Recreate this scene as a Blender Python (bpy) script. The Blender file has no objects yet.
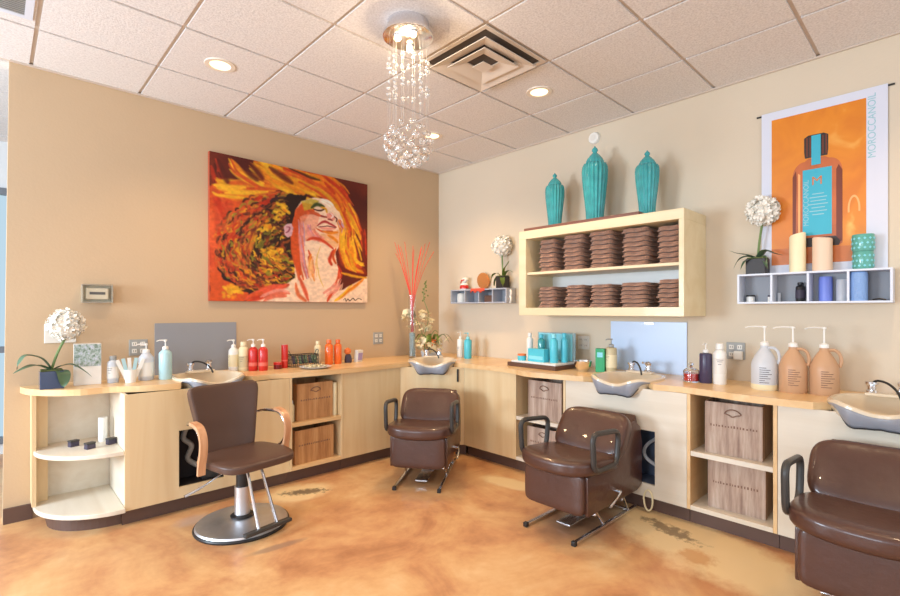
import bpy, bmesh, math, random
import numpy as np
from mathutils import Vector, Matrix
random.seed(7)
PI = math.pi
C = bpy.context.scene.collection

# ------------------------------------------------------------------ helpers
def setp(o, label=None, cat=None, group=None, kind=None):
    if label: o['label'] = label
    if cat: o['category'] = cat
    if group: o['group'] = group
    if kind: o['kind'] = kind
    return o

def thing(name, label, cat, loc=(0, 0, 0), rz=0.0, group=None):
    o = bpy.data.objects.new(name, None)
    o.empty_display_size = 0.05
    C.objects.link(o); o.location = loc; o.rotation_euler = (0, 0, rz)
    return setp(o, label, cat, group)

class MB:
    """collects shapes into one bmesh"""
    def __init__(s): s.b = bmesh.new()
    def add(s, verts, faces, M=None):
        vs = [s.b.verts.new((M @ Vector(v)) if M else v) for v in verts]
        for f in faces:
            try: s.b.faces.new([vs[i] for i in f])
            except ValueError: pass
        return vs
    def box(s, x0, x1, y0, y1, z0, z1, bev=0.0, M=None, seg=2):
        t = bmesh.new()
        bmesh.ops.create_cube(t, size=1)
        for v in t.verts:
            v.co = Vector(((x0+x1)/2 + v.co.x*(x1-x0), (y0+y1)/2 + v.co.y*(y1-y0), (z0+z1)/2 + v.co.z*(z1-z0)))
        if bev > 0:
            bmesh.ops.bevel(t, geom=list(t.edges), offset=bev, segments=seg, affect='EDGES', profile=0.5)
        return s.merge(t, M)
    def merge(s, t, M=None):
        if M is not None: bmesh.ops.transform(t, matrix=M, verts=t.verts)
        t.verts.index_update()
        mp = [s.b.verts.new(v.co) for v in t.verts]
        for f in t.faces:
            try: s.b.faces.new([mp[v.index] for v in f.verts])
            except ValueError: pass
        t.free()
        return s
    def lathe(s, prof, n=24, cx=0, cy=0, z=0, M=None, ripple=None):
        vs = []; rings = []
        for r, h in prof:
            if r < 1e-6:
                rings.append([len(vs)]); vs.append((cx, cy, z+h))
            else:
                ring = []
                for i in range(n):
                    a = 2*PI*i/n
                    rr = r*(ripple(a, h) if ripple else 1)
                    ring.append(len(vs)); vs.append((cx+rr*math.cos(a), cy+rr*math.sin(a), z+h))
                rings.append(ring)
        fs = []
        for A, B in zip(rings, rings[1:]):
            if len(A) == 1 and len(B) == 1: continue
            for i in range(n):
                j = (i+1) % n
                if len(A) == 1: fs.append((A[0], B[j], B[i])[::-1])
                elif len(B) == 1: fs.append((A[i], A[j], B[0]))
                else: fs.append((A[i], A[j], B[j], B[i]))
        for R, flip in ((rings[0], True), (rings[-1], False)):
            if len(R) > 1: fs.append(tuple(R[::-1]) if flip else tuple(R))
        s.add(vs, fs, M); return s
    def tube(s, pts, r, n=8, closed=False, M=None, flat=1.0):
        pts = [Vector(p) for p in pts]
        rr = r if isinstance(r, (list, tuple)) else [r]*len(pts)
        N = len(pts); vs = []; fs = []
        up = None
        for i, p in enumerate(pts):
            a = pts[(i-1) % N] if (closed or i > 0) else p
            b = pts[(i+1) % N] if (closed or i < N-1) else p
            d = (b-a).normalized()
            if up is None:
                up = Vector((0, 0, 1)) if abs(d.z) < 0.9 else Vector((1, 0, 0))
            x = d.cross(up)
            if x.length < 1e-5: x = d.cross(Vector((0, 1, 0)))
            x.normalize(); y = x.cross(d).normalized(); up = y
            for k in range(n):
                t = 2*PI*k/n
                vs.append(p + x*(rr[i]*math.cos(t)) + y*(rr[i]*flat*math.sin(t)))
        m = N if closed else N-1
        for i in range(m):
            j = (i+1) % N
            for k in range(n):
                l = (k+1) % n
                fs.append((i*n+k, i*n+l, j*n+l, j*n+k))
        if not closed:
            fs.append(tuple(range(n))[::-1]); fs.append(tuple((N-1)*n+k for k in range(n)))
        s.add(vs, fs, M); return s
    def prism(s, pts, lo, hi, axis='z', M=None, bev=0.0):
        t = bmesh.new()
        def P(a, b, c):
            return {'z': (a, b, c), 'x': (c, a, b), 'y': (a, c, b)}[axis]
        A = [t.verts.new(P(a, b, lo)) for a, b in pts]
        B = [t.verts.new(P(a, b, hi)) for a, b in pts]
        n = len(pts)
        t.faces.new(A[::-1]); t.faces.new(B)
        for i in range(n): t.faces.new((A[i], A[(i+1) % n], B[(i+1) % n], B[i]))
        bmesh.ops.recalc_face_normals(t, faces=t.faces)
        if bev > 0: bmesh.ops.bevel(t, geom=list(t.edges), offset=bev, segments=2, affect='EDGES', profile=0.5)
        bmesh.ops.triangulate(t, faces=[f for f in t.faces if len(f.verts) > 4])
        return s.merge(t, M)
    def pillow(s, sx, sy, sz, e=0.35, M=None, n=14, bulge=None):
        """soft cushion: superellipsoid of full sizes sx, sy, sz"""
        t = bmesh.new()
        bmesh.ops.create_cube(t, size=2)
        bmesh.ops.subdivide_edges(t, edges=list(t.edges), cuts=n, use_grid_fill=True)
        for v in t.verts:
            p = v.co
            q = Vector((p.x, p.y, p.z))
            pw = 1/e*1.2
            L = (abs(q.x)**pw + abs(q.y)**pw + abs(q.z)**pw)**(1/pw)
            q = q/L
            v.co = Vector((q.x*sx/2, q.y*sy/2, q.z*sz/2))
            if bulge: v.co = bulge(v.co)
        return s.merge(t, M)
    def build(s, name, mat, parent=None, smooth=True, ang=35):
        b = s.b
        bmesh.ops.recalc_face_normals(b, faces=b.faces)
        me = bpy.data.meshes.new(name)
        if smooth:
            lim = math.radians(ang)
            for f in b.faces: f.smooth = True
            for e in b.edges:
                if len(e.link_faces) == 2 and e.calc_face_angle(0) > lim: e.smooth = False
        b.to_mesh(me); b.free()
        me.materials.append(mat)
        o = bpy.data.objects.new(name, me); C.objects.link(o)
        if parent: o.parent = parent
        return o

def copy_tree(o, parent=None):
    c = o.copy(); C.objects.link(c); c.parent = parent
    if parent is None and 'label' in c: pass
    for ch in list(o.children): copy_tree(ch, c)
    return c

def T(x=0, y=0, z=0): return Matrix.Translation((x, y, z))
def RX(a): return Matrix.Rotation(a, 4, 'X')
def RY(a): return Matrix.Rotation(a, 4, 'Y')
def RZ(a): return Matrix.Rotation(a, 4, 'Z')

def rounded(pts, r, seg=5):
    """round the corners of a closed 2D/3D polyline"""
    out = []; n = len(pts)
    for i in range(n):
        p = Vector(pts[i]); a = Vector(pts[i-1]); b = Vector(pts[(i+1) % n])
        u = (a-p); v = (b-p)
        ra = min(r, u.length*.49); rb = min(r, v.length*.49)
        s0 = p + u.normalized()*ra; s1 = p + v.normalized()*rb
        for k in range(seg+1):
            t = k/seg
            out.append(tuple((1-t)**2*s0 + 2*t*(1-t)*p + t*t*s1))
    return out

def smooth_line(pts, k=4):
    """Catmull-Rom"""
    P = [Vector(p) for p in pts]; out = []
    for i in range(len(P)-1):
        a = P[max(i-1, 0)]; b = P[i]; c = P[i+1]; d = P[min(i+2, len(P)-1)]
        for j in range(k):
            t = j/k
            out.append(tuple(0.5*((2*b)+(c-a)*t+(2*a-5*b+4*c-d)*t*t+(3*b-a-3*c+d)*t**3)))
    out.append(tuple(P[-1])); return out

# ------------------------------------------------------------------ materials
def srgb(r, g, b):
    f = lambda c: (c/255/12.92) if c/255 <= .04045 else ((c/255+.055)/1.055)**2.4
    return (f(r), f(g), f(b), 1)

def mat(name, col, rough=0.5, metal=0.0, spec=0.5, bump=None, coat=0, trans=0, ior=1.45, emit=None, var=None, sheen=0, sss=0):
    """bump=(scale,strength); var=(scale,amount) gentle tone variation"""
    m = bpy.data.materials.new(name); m.use_nodes = True
    nt = m.node_tree; b = nt.nodes['Principled BSDF']
    b.inputs['Base Color'].default_value = col
    b.inputs['Roughness'].default_value = rough
    b.inputs['Metallic'].default_value = metal
    b.inputs['Specular IOR Level'].default_value = spec
    b.inputs['Coat Weight'].default_value = coat
    b.inputs['Transmission Weight'].default_value = trans
    b.inputs['IOR'].default_value = ior
    if sheen: b.inputs['Sheen Weight'].default_value = sheen
    if emit:
        b.inputs['Emission Color'].default_value = emit[0]; b.inputs['Emission Strength'].default_value = emit[1]
    tc = None
    if bump or var:
        tc = nt.nodes.new('ShaderNodeTexCoord')
    if bump:
        n = nt.nodes.new('ShaderNodeTexNoise'); n.inputs['Scale'].default_value = bump[0]; n.inputs['Detail'].default_value = 4
        bp = nt.nodes.new('ShaderNodeBump'); bp.inputs['Strength'].default_value = bump[1]; bp.inputs['Distance'].default_value = 0.01
        nt.links.new(tc.outputs['Object'], n.inputs['Vector']); nt.links.new(n.outputs['Fac'], bp.inputs['Height'])
        nt.links.new(bp.outputs['Normal'], b.inputs['Normal'])
    if var:
        n = nt.nodes.new('ShaderNodeTexNoise'); n.inputs['Scale'].default_value = var[0]; n.inputs['Detail'].default_value = 5
        mr = nt.nodes.new('ShaderNodeMapRange'); mr.inputs['From Min'].default_value = .3; mr.inputs['From Max'].default_value = .7
        mr.inputs['To Min'].default_value = 1-var[1]; mr.inputs['To Max'].default_value = 1+var[1]*.6
        mx = nt.nodes.new('ShaderNodeVectorMath'); mx.operation = 'SCALE'; mx.inputs[0].default_value = col[:3]
        nt.links.new(tc.outputs['Object'], n.inputs['Vector']); nt.links.new(n.outputs['Fac'], mr.inputs['Value'])
        nt.links.new(mr.outputs['Result'], mx.inputs['Scale']); nt.links.new(mx.outputs['Vector'], b.inputs['Base Color'])
    return m

def ramp(nt, stops):
    r = nt.nodes.new('ShaderNodeValToRGB'); e = r.color_ramp.elements
    e[0].position, e[0].color = stops[0]; e[1].position, e[1].color = stops[-1]
    for p, c in stops[1:-1]:
        x = e.new(p); x.color = c
    return r

def wood_mat(name, c1, c2, scale=(1, 1, 8), rough=.45, amount=6, axis='Z', coat=.1, stretch=14, bump=.15):
    """grain runs along the given axis"""
    m = bpy.data.materials.new(name); m.use_nodes = True
    nt = m.node_tree; b = nt.nodes['Principled BSDF']; L = nt.links.new
    tc = nt.nodes.new('ShaderNodeTexCoord'); mp = nt.nodes.new('ShaderNodeMapping')
    sc = [stretch]*3; sc['XYZ'.index(axis)] = stretch/12
    mp.inputs['Scale'].default_value = sc
    n = nt.nodes.new('ShaderNodeTexNoise'); n.inputs['Scale'].default_value = 1.0; n.inputs['Detail'].default_value = 6; n.inputs['Distortion'].default_value = .6
    r = ramp(nt, [(.3, c1), (.7, c2)])
    L(tc.outputs['Object'], mp.inputs['Vector']); L(mp.outputs['Vector'], n.inputs['Vector']); L(n.outputs['Fac'], r.inputs['Fac'])
    L(r.outputs['Color'], b.inputs['Base Color'])
    bp = nt.nodes.new('ShaderNodeBump'); bp.inputs['Strength'].default_value = bump; bp.inputs['Distance'].default_value = .004
    L(n.outputs['Fac'], bp.inputs['Height']); L(bp.outputs['Normal'], b.inputs['Normal'])
    b.inputs['Roughness'].default_value = rough; b.inputs['Coat Weight'].default_value = coat
    return m

M = {}
M['wall'] = mat('wall_paint', srgb(200, 174, 142), .75, bump=(60, .08), var=(1.2, .03))
M['wall2'] = mat('wall_paint_daylit', srgb(214, 200, 178), .75, bump=(60, .08), var=(1.2, .03))  # same paint made paler and more neutral: daylight put into the colour
M['white_wall'] = mat('white_wall_paint', srgb(225, 228, 230), .7)
M['toe'] = mat('toe_kick_vinyl', srgb(98, 74, 64), .45, var=(6, .1))
M['tbar'] = mat('ceiling_grid_enamel', srgb(204, 190, 176), .5)
M['maple'] = wood_mat('pale_maple_veneer', srgb(222, 190, 142), srgb(233, 208, 164), axis='Z', stretch=10)
M['maple_h'] = wood_mat('maple_counter', srgb(222, 178, 122), srgb(236, 202, 152), axis='X', stretch=9, rough=.35, coat=.25)
M['maple_l'] = wood_mat('maple_pale_daylit', srgb(218, 204, 182), srgb(232, 222, 204), axis='Y', stretch=9)  # paler, cooler maple copy; daylight on the right run put into the colour
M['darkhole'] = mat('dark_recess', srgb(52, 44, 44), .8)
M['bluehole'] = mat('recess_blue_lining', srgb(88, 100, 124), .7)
M['leather'] = mat('brown_leather', srgb(80, 52, 43), .34, bump=(22, .22), coat=.3, var=(5, .12))
M['vinyl'] = mat('taupe_brown_vinyl', srgb(90, 66, 56), .36, bump=(90, .08), var=(4, .06))
M['chrome'] = mat('chrome', (.75, .76, .8, 1), .16, 1)
M['steel'] = mat('brushed_steel', (.70, .71, .74, 1), .42, 1, var=(20, .06))
M['black'] = mat('black_plastic', srgb(38, 36, 36), .4)
M['greyarm'] = mat('dark_grey_urethane', srgb(62, 60, 58), .38)
M['white'] = mat('white_plastic', srgb(236, 234, 228), .35)
M['cream'] = mat('cream_plastic', srgb(234, 220, 180), .4)
M['porc'] = mat('cream_porcelain', srgb(226, 208, 180), .2, coat=.5)
M['porc_shaded'] = mat('shaded_porcelain', srgb(150, 152, 160), .3, coat=.3)  # darker copy of the basin porcelain, shade put into the colour
M['teal'] = mat('turquoise_glaze', srgb(58, 164, 168), .16, coat=.6, var=(14, .22))
M['aqua'] = mat('aqua_plastic', srgb(84, 194, 214), .3)
M['aqua2'] = mat('light_aqua_card', srgb(136, 216, 230), .4)
M['paleblue'] = mat('pale_blue_plastic', srgb(176, 212, 218), .3)
M['red'] = mat('red_plastic', srgb(206, 44, 36), .28, coat=.3)
M['redlight'] = mat('light_red_print', srgb(226, 110, 92), .4)
M['darkred'] = mat('dark_red_plastic', srgb(122, 28, 26), .3)
M['orange'] = mat('orange_plastic', srgb(232, 106, 36), .28, coat=.3)
M['green'] = mat('green_plastic', srgb(40, 160, 104), .35)
M['beige'] = mat('beige_plastic', srgb(206, 190, 150), .4)
M['tan'] = mat('tan_lotion_plastic', srgb(196, 154, 118), .4)
M['navy'] = mat('dark_violet_plastic', srgb(66, 58, 84), .3)
M['peri'] = mat('periwinkle_plastic', srgb(122, 140, 224), .4)
M['bluewax'] = mat('blue_textured_ceramic', srgb(132, 168, 220), .5, bump=(90, .5))
M['wax1'] = mat('cream_wax', srgb(242, 230, 192), .5)
M['wax2'] = mat('peach_wax', srgb(236, 206, 180), .5)
M['mosaic'] = mat('teal_mosaic_glass', srgb(88, 166, 152), .3, coat=.5)
M['glass'] = mat('clear_glass', (.98, .99, 1, 1), .03, trans=1, ior=1.45)
M['crystal'] = mat('cut_crystal', (1, .98, .95, 1), .02, trans=.86, ior=1.5, spec=1, emit=None)
M['bead'] = mat('bright_crystal_bead', (1, .98, .95, 1), .05, trans=.5, ior=1.5)
M['wire'] = mat('fine_steel_wire', (.55, .53, .5, 1), .6, .2)
M['frost'] = mat('frosted_white', srgb(222, 226, 232), .4, trans=.25)
M['grey_sheet'] = mat('grey_splash_sheet', srgb(146, 148, 154), .4)
M['blue_sheet'] = mat('pale_blue_splash_sheet', srgb(200, 220, 248), .3)
M['plate'] = mat('ivory_cover_plate', srgb(228, 224, 216), .4)
M['plate_g'] = mat('grey_cover_plate', srgb(160, 160, 156), .4)
M['slot'] = mat('outlet_slot', srgb(90, 88, 86), .5)
M['thermo'] = mat('clear_thermostat_cover', srgb(200, 190, 170), .25, trans=.5)
M['thermo2'] = mat('beige_thermostat', srgb(206, 196, 172), .5)
M['leaf'] = mat('dark_green_leaf', srgb(84, 112, 84), .4, var=(8, .25))
M['leaf2'] = mat('mid_green_leaf', srgb(104, 124, 52), .45, var=(8, .25))
M['stem'] = mat('green_stem', srgb(112, 138, 84), .5)
M['petal'] = mat('white_petal', srgb(244, 240, 230), .6)
M['petal_y'] = mat('cream_petal', srgb(242, 228, 190), .6)
M['petal_o'] = mat('orange_petal', srgb(224, 120, 60), .6)
M['potblack'] = mat('black_ceramic_pot', srgb(44, 38, 36), .45)
M['potblue'] = mat('slate_blue_pot', srgb(62, 74, 104), .2, coat=.5)
M['soil'] = mat('moss', srgb(92, 104, 60), .9, bump=(60, .8))
M['stick'] = mat('coral_red_reed', srgb(222, 66, 44), .5)
M['towel'] = mat('brown_terry', srgb(166, 126, 104), .95, bump=(160, .8), sheen=.3, var=(30, .15))
M['towel_d'] = mat('dark_brown_terry', srgb(84, 50, 34), .95, bump=(160, .8), sheen=.2)
M['plank'] = wood_mat('red_brown_plank', srgb(104, 62, 50), srgb(136, 88, 70), axis='Y')
M['cubby'] = mat('grey_white_lacquer', srgb(214, 220, 232), .35)
M['cubby_g'] = mat('grey_lacquer', srgb(172, 178, 192), .35)
M['cubbyback'] = mat('cubby_back_grey', srgb(150, 152, 158), .5)
M['lamp'] = mat('lamp_glow', (1, .8, .5, 1), .5, emit=((1, .80, .42, 1), 2.6))
M['bulb'] = mat('halogen_glow', (1, .8, .5, 1), .5, emit=((1, .78, .42, 1), 6))
M['trimring'] = mat('white_trim_ring', srgb(232, 222, 206), .35)
M['vent'] = mat('beige_vent_enamel', srgb(216, 204, 190), .5)
M['ventdark'] = mat('duct_dark', srgb(96, 84, 74), .8)
M['silver'] = mat('silver_bowl', (.85, .82, .78, 1), .2, 1)
M['winglass'] = mat('window_glass', (.8, .95, 1, 1), .02, trans=1, ior=1.05)
M['winframe'] = mat('window_frame_grey', srgb(120, 126, 134), .4)
M['banner'] = mat('white_banner_cloth', srgb(214, 218, 232), .6)
M['armwood'] = wood_mat('blond_arm_wood', srgb(196, 138, 98), srgb(222, 172, 130), axis='Z', stretch=20)
M['cloth_red'] = mat('coral_cloth', srgb(214, 84, 62), .8)
M['amber'] = mat('amber_glass', srgb(226, 160, 96), .15, trans=.5)
M['tbrown'] = mat('brown_base', srgb(96, 66, 50), .5)
M['acry'] = mat('clear_acrylic', srgb(206, 236, 244), .1, trans=.6)
M['inkdark'] = mat('dark_ink', srgb(70, 62, 78), .6)
M['inkbrown'] = mat('brown_ink', srgb(128, 98, 82), .8)
M['sheetclip'] = mat('metal_clip', (.6, .6, .62, 1), .3, 1)

def ceiling_mat():
    m = bpy.data.materials.new('fissured_ceiling_tile'); m.use_nodes = True
    nt = m.node_tree; b = nt.nodes['Principled BSDF']; L = nt.links.new
    tc = nt.nodes.new('ShaderNodeTexCoord')
    n = nt.nodes.new('ShaderNodeTexNoise'); n.inputs['Scale'].default_value = 85; n.inputs['Detail'].default_value = 5; n.inputs['Roughness'].default_value = .7
    L(tc.outputs['Object'], n.inputs['Vector'])
    r = ramp(nt, [(.35, srgb(212, 208, 206)), (.6, srgb(234, 231, 229))]); L(n.outputs['Fac'], r.inputs['Fac'])
    L(r.outputs['Color'], b.inputs['Base Color'])
    bp = nt.nodes.new('ShaderNodeBump'); bp.inputs['Strength'].default_value = .45; bp.inputs['Distance'].default_value = .006
    L(n.outputs['Fac'], bp.inputs['Height']); L(bp.outputs['Normal'], b.inputs['Normal'])
    b.inputs['Roughness'].default_value = .95; b.inputs['Specular IOR Level'].default_value = .1
    return m
M['tile'] = ceiling_mat()

def floor_mat():
    """acid stained concrete with worn pale patches and dark scuffs, plus darker soft patches below two chairs"""
    m = bpy.data.materials.new('stained_concrete'); m.use_nodes = True
    nt = m.node_tree; b = nt.nodes['Principled BSDF']; L = nt.links.new
    N = nt.nodes.new
    tc = N('ShaderNodeTexCoord')
    n1 = N('ShaderNodeTexNoise'); n1.inputs['Scale'].default_value = 1.5; n1.inputs['Detail'].default_value = 6; n1.inputs['Roughness'].default_value = .62; n1.inputs['Distortion'].default_value = 1.0
    n2 = N('ShaderNodeTexNoise'); n2.inputs['Scale'].default_value = 5; n2.inputs['Detail'].default_value = 8; n2.inputs['Roughness'].default_value = .65
    L(tc.outputs['Object'], n1.inputs['Vector']); L(tc.outputs['Object'], n2.inputs['Vector'])
    mix = N('ShaderNodeMix'); mix.data_type = 'FLOAT'; mix.inputs[0].default_value = .35
    L(n1.outputs['Fac'], mix.inputs[2]); L(n2.outputs['Fac'], mix.inputs[3])
    r = ramp(nt, [(.34, srgb(172, 116, 78)), (.45, srgb(202, 146, 100)), (.54, srgb(216, 168, 116)), (.66, srgb(228, 192, 142))])
    L(mix.outputs[0], r.inputs['Fac'])
    col = r.outputs['Color']
    def patch(col, cx, cy, ax, ay, ang, colour, soft=.25, warp=.5, scale=4, strength=1.0):
        mp = N('ShaderNodeMapping'); mp.vector_type = 'TEXTURE'
        mp.inputs['Location'].default_value = (cx, cy, 0); mp.inputs['Rotation'].default_value = (0, 0, ang); mp.inputs['Scale'].default_value = (ax, ay, 1)
        L(tc.outputs['Object'], mp.inputs['Vector'])
        ln = N('ShaderNodeVectorMath'); ln.operation = 'LENGTH'; L(mp.outputs['Vector'], ln.inputs[0])
        nn = N('ShaderNodeTexNoise'); nn.inputs['Scale'].default_value = scale; nn.inputs['Detail'].default_value = 6; nn.inputs['Roughness'].default_value = .7
        L(tc.outputs['Object'], nn.inputs['Vector'])
        ma = N('ShaderNodeMath'); ma.operation = 'MULTIPLY_ADD'; ma.inputs[1].default_value = warp*2; ma.inputs[2].default_value = -warp
        L(nn.outputs['Fac'], ma.inputs[0])
        ad = N('ShaderNodeMath'); ad.operation = 'ADD'; L(ln.outputs['Value'], ad.inputs[0]); L(ma.outputs[0], ad.inputs[1])
        mr = N('ShaderNodeMapRange'); mr.inputs['From Min'].default_value = 1-soft; mr.inputs['From Max'].default_value = 1+soft
        mr.inputs['To Min'].default_value = strength; mr.inputs['To Max'].default_value = 0
        L(ad.outputs[0], mr.inputs['Value'])
        mx = N('ShaderNodeMix'); mx.data_type = 'RGBA'; L(mr.outputs['Result'], mx.inputs[0]); L(col, mx.inputs[6]); mx.inputs[7].default_value = colour
        return mx.outputs[2]
    pale = srgb(236, 206, 154)
    # brown rings around the worn places, then the pale worn concrete itself
    col = patch(col, 2.97, 1.02, .38, .78, -.35, srgb(186, 122, 76), .35, .4, 3, .7)
    col = patch(col, 3.00, 1.03, .29, .64, -.35, pale, .22, .55, 4, .92)
    col = patch(col, 1.68, 3.42, .24, .16, -.2, pale, .2, .6, 5, .9)
    col = patch(col, 2.98, 2.45, .10, .26, .2, pale, .2, .6, 5, .9)
    col = patch(col, 3.08, 1.24, .055, .17, -.3, srgb(120, 100, 76), .3, 2.0, 18, .8)
    col = patch(col, 2.84, 1.0, .09, .09, 0, srgb(200, 140, 84), .3, 1.0, 16, .7)
    col = patch(col, 1.72, 3.40, .15, .05, -.5, srgb(96, 84, 66), .3, 1.8, 26, .85)
    col = patch(col, 2.75, 1.65, .3, .2, 0, srgb(120, 96, 76), .4, .6, 6, .55)  # soft darker patch below the middle shampoo chair
    col = patch(col, 2.55, 2.95, .3, .3, 0, srgb(158, 110, 74), .5, .7, 4, .5)  # soft darker patch below the corner shampoo chair
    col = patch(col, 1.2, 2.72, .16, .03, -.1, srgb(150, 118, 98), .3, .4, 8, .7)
    col = patch(col, .95, 3.45, .1, .07, 0, srgb(196, 168, 148), .4, .8, 9, .6)
    L(col, b.inputs['Base Color'])
    rr = N('ShaderNodeMapRange'); rr.inputs['To Min'].default_value = .26; rr.inputs['To Max'].default_value = .46
    L(n2.outputs['Fac'], rr.inputs['Value']); L(rr.outputs['Result'], b.inputs['Roughness'])
    bp = N('ShaderNodeBump'); bp.inputs['Strength'].default_value = .12; bp.inputs['Distance'].default_value = .004
    L(n2.outputs['Fac'], bp.inputs['Height']); L(bp.outputs['Normal'], b.inputs['Normal'])
    b.inputs['Specular IOR Level'].default_value = .45
    return m
M['floor'] = floor_mat()

def crate_mat(name, c1, c2, c3):
    m = bpy.data.materials.new(name); m.use_nodes = True
    nt = m.node_tree; b = nt.nodes['Principled BSDF']; L = nt.links.new; N = nt.nodes.new
    tc = N('ShaderNodeTexCoord'); mp = N('ShaderNodeMapping'); mp.inputs['Scale'].default_value = (22, 22, 1.6)
    n = N('ShaderNodeTexNoise'); n.inputs['Scale'].default_value = 1; n.inputs['Detail'].default_value = 6; n.inputs['Roughness'].default_value = .7
    L(tc.outputs['Object'], mp.inputs['Vector']); L(mp.outputs['Vector'], n.inputs['Vector'])
    r = ramp(nt, [(.32, c1), (.5, c2), (.68, c3)]); L(n.outputs['Fac'], r.inputs['Fac']); L(r.outputs['Color'], b.inputs['Base Color'])
    bp = N('ShaderNodeBump'); bp.inputs['Strength'].default_value = .4; bp.inputs['Distance'].default_value = .004
    L(n.outputs['Fac'], bp.inputs['Height']); L(bp.outputs['Normal'], b.inputs['Normal'])
    b.inputs['Roughness'].default_value = .75
    return m
M['crate_g'] = crate_mat('weathered_grey_board', srgb(134, 106, 92), srgb(178, 152, 134), srgb(206, 186, 168))
M['crate_b'] = crate_mat('honey_brown_board', srgb(156, 106, 64), srgb(190, 138, 88), srgb(208, 160, 108))

def vcol_mat(name, rough=.4):
    m = bpy.data.materials.new(name); m.use_nodes = True
    nt = m.node_tree; b = nt.nodes['Principled BSDF']
    a = nt.nodes.new('ShaderNodeVertexColor'); a.layer_name = 'Paint'
    nt.links.new(a.outputs['Color'], b.inputs['Base Color']); b.inputs['Roughness'].default_value = rough
    b.inputs['Specular IOR Level'].default_value = .3
    return m
M['paint'] = vcol_mat('acrylic_on_canvas', .45)
M['canvas_edge'] = mat('canvas_edge', srgb(178, 84, 56), .7)

# ------------------------------------------------------------------ room shell
XR, YL, H = 3.83, 4.22, 3.004
def struct(name, mb, m, **k):
    o = mb.build(name, m, smooth=False); o['kind'] = 'structure'; return o
struct('floor', MB().box(-3.2, XR+.15, -3.0, 6.45, -.12, 0), M['floor'])
struct('wall_right', MB().box(XR, XR+.15, -3.0, 6.45, 0, H+.2), M['wall2'])
struct('wall_left', MB().prism([(.045, 0), (XR, 0), (XR, H+.1), (.078, H+.1)], YL, YL+.16, 'y'), M['wall'])
wb = MB()
wb.box(-3.2, -.9, 6.3, 6.45, 0, H+.1); wb.box(1.5, XR, 6.3, 6.45, 0, H+.1); wb.box(-.9, 1.5, 6.3, 6.45, 2.55, H+.1); wb.box(-.9, 1.5, 6.3, 6.45, 0, .1)
struct('wall_back', wb, M['white_wall'])
# back shop window seen past the end of the left wall
wn = MB()
for x in (-.87, -.28, .28, .9, 1.47): wn.box(x-.03, x+.03, 6.28, 6.36, .1, 2.55)
for z in (.13, 1.0, 2.52): wn.box(-.9, 1.5, 6.28, 6.36, z-.03, z+.03)
w1 = struct('window_1', wn, M['winframe'])
MB().box(-.9, 1.5, 6.33, 6.336, .1, 2.55).build('pane', M['winglass'], w1, False)
# street side wall with two large windows, left of the camera
ws = MB()
ws.box(-3.2, -3.05, -3.0, 6.45, 0, .45); ws.box(-3.2, -3.05, -3.0, 6.45, 2.6, H+.1)
for y0, y1 in ((-3.0, -.6), (1.9, 2.4), (4.9, 6.45)): ws.box(-3.2, -3.05, y0, y1, .45, 2.6)
struct('wall_street', ws, M['white_wall'])
for k, (y0, y1) in enumerate(((-.6, 1.9), (2.4, 4.9))):
    w = MB()
    for y in (y0+.03, (y0+y1)/2, y1-.03): w.box(-3.16, -3.08, y-.03, y+.03, .45, 2.6)
    for z in (.48, 2.57): w.box(-3.16, -3.08, y0, y1, z-.03, z+.03)
    struct('window_%d' % (k+2), w, M['winframe'])

# ceiling: grid above, tegular tiles hanging a little below it
GX, GY, TS = .184, 4.261, .61
cl = struct('ceiling', MB().box(-3.2, XR+.15, -3.0, 6.45, H+.006, H+.2), M['tbar'])
ct = MB()
def in_vent(x, y): return abs(x-(GX+3.5*TS)) < .2 and abs(y-(GY-3.5*TS)) < .2
for i in range(-6, 7):
    for j in range(-4, 13):
        x0, x1 = GX+i*TS, GX+(i+1)*TS
        y1, y0 = GY-j*TS, GY-(j+1)*TS
        g = .011
        x0c, x1c, y0c, y1c = x0+g, min(x1-g, XR), y0+g, y1-g
        if x1c-x0c < .03: continue
        if in_vent((x0+x1)/2, (y0+y1)/2): continue
        if y1c > YL and y0c < YL and x1c > .06: y1c = YL   # tile cut at the wall
        if y1c - y0c < .02: continue
        ct.box(x0c, x1c, y0c, y1c, H-.006, H+.006)
o = ct.build('ceiling_tile', M['tile'], cl, False); 
# thin painted wall angle where ceiling meets the walls
la = MB(); la.box(.08, XR, YL-.018, YL, H-.016, H-.004); 
struct('trim_1', la, M['tbar'])
lb = MB(); lb.box(XR-.018, XR, -3.0, YL, H-.016, H-.004)
struct('trim_2', lb, M['tbar'])
# toe kicks
tk = MB(); tk.box(.047, .19, YL-.015, YL, 0, .10); struct('baseboard_left', tk, M['toe'])
# (the toe kicks below the cabinets belong to the cabinets)

# ------------------------------------------------------------------ ceiling fittings
def downlight(x, y, label, e=40):
    t = thing('recessed_downlight', label, 'ceiling light', (x, y, H-.006), group='recessed warm downlights')
    r = MB().lathe([(.062, .0), (.066, -.006), (.092, -.006), (.095, 0), (.095, .003), (.062, .003)], 32)
    r.build('trim_ring', M['trimring'], t)
    MB().lathe([(0, -.002), (.064, -.002), (.066, .002), (0, .002)], 24).build('lamp_lens', M['lamp'], t)
    L = bpy.data.lights.new('downlight_lamp', 'SPOT'); L.energy = e; L.color = (1, .68, .36); L.spot_size = math.radians(125); L.spot_blend = .9; L.shadow_soft_size = .06
    lo = bpy.data.objects.new('downlight_lamp', L); C.objects.link(lo); lo.parent = t; lo.location = (0, 0, -.03)
    return t
downlight(1.087, 3.346, 'round recessed ceiling light glowing over the painting wall, leftmost of the three', 50)
downlight(2.952, 3.345, 'round recessed ceiling light behind the crystal chandelier near the room corner', 78)
downlight(2.935, 2.127, 'bright round recessed ceiling light just right of the square air diffuser')
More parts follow.
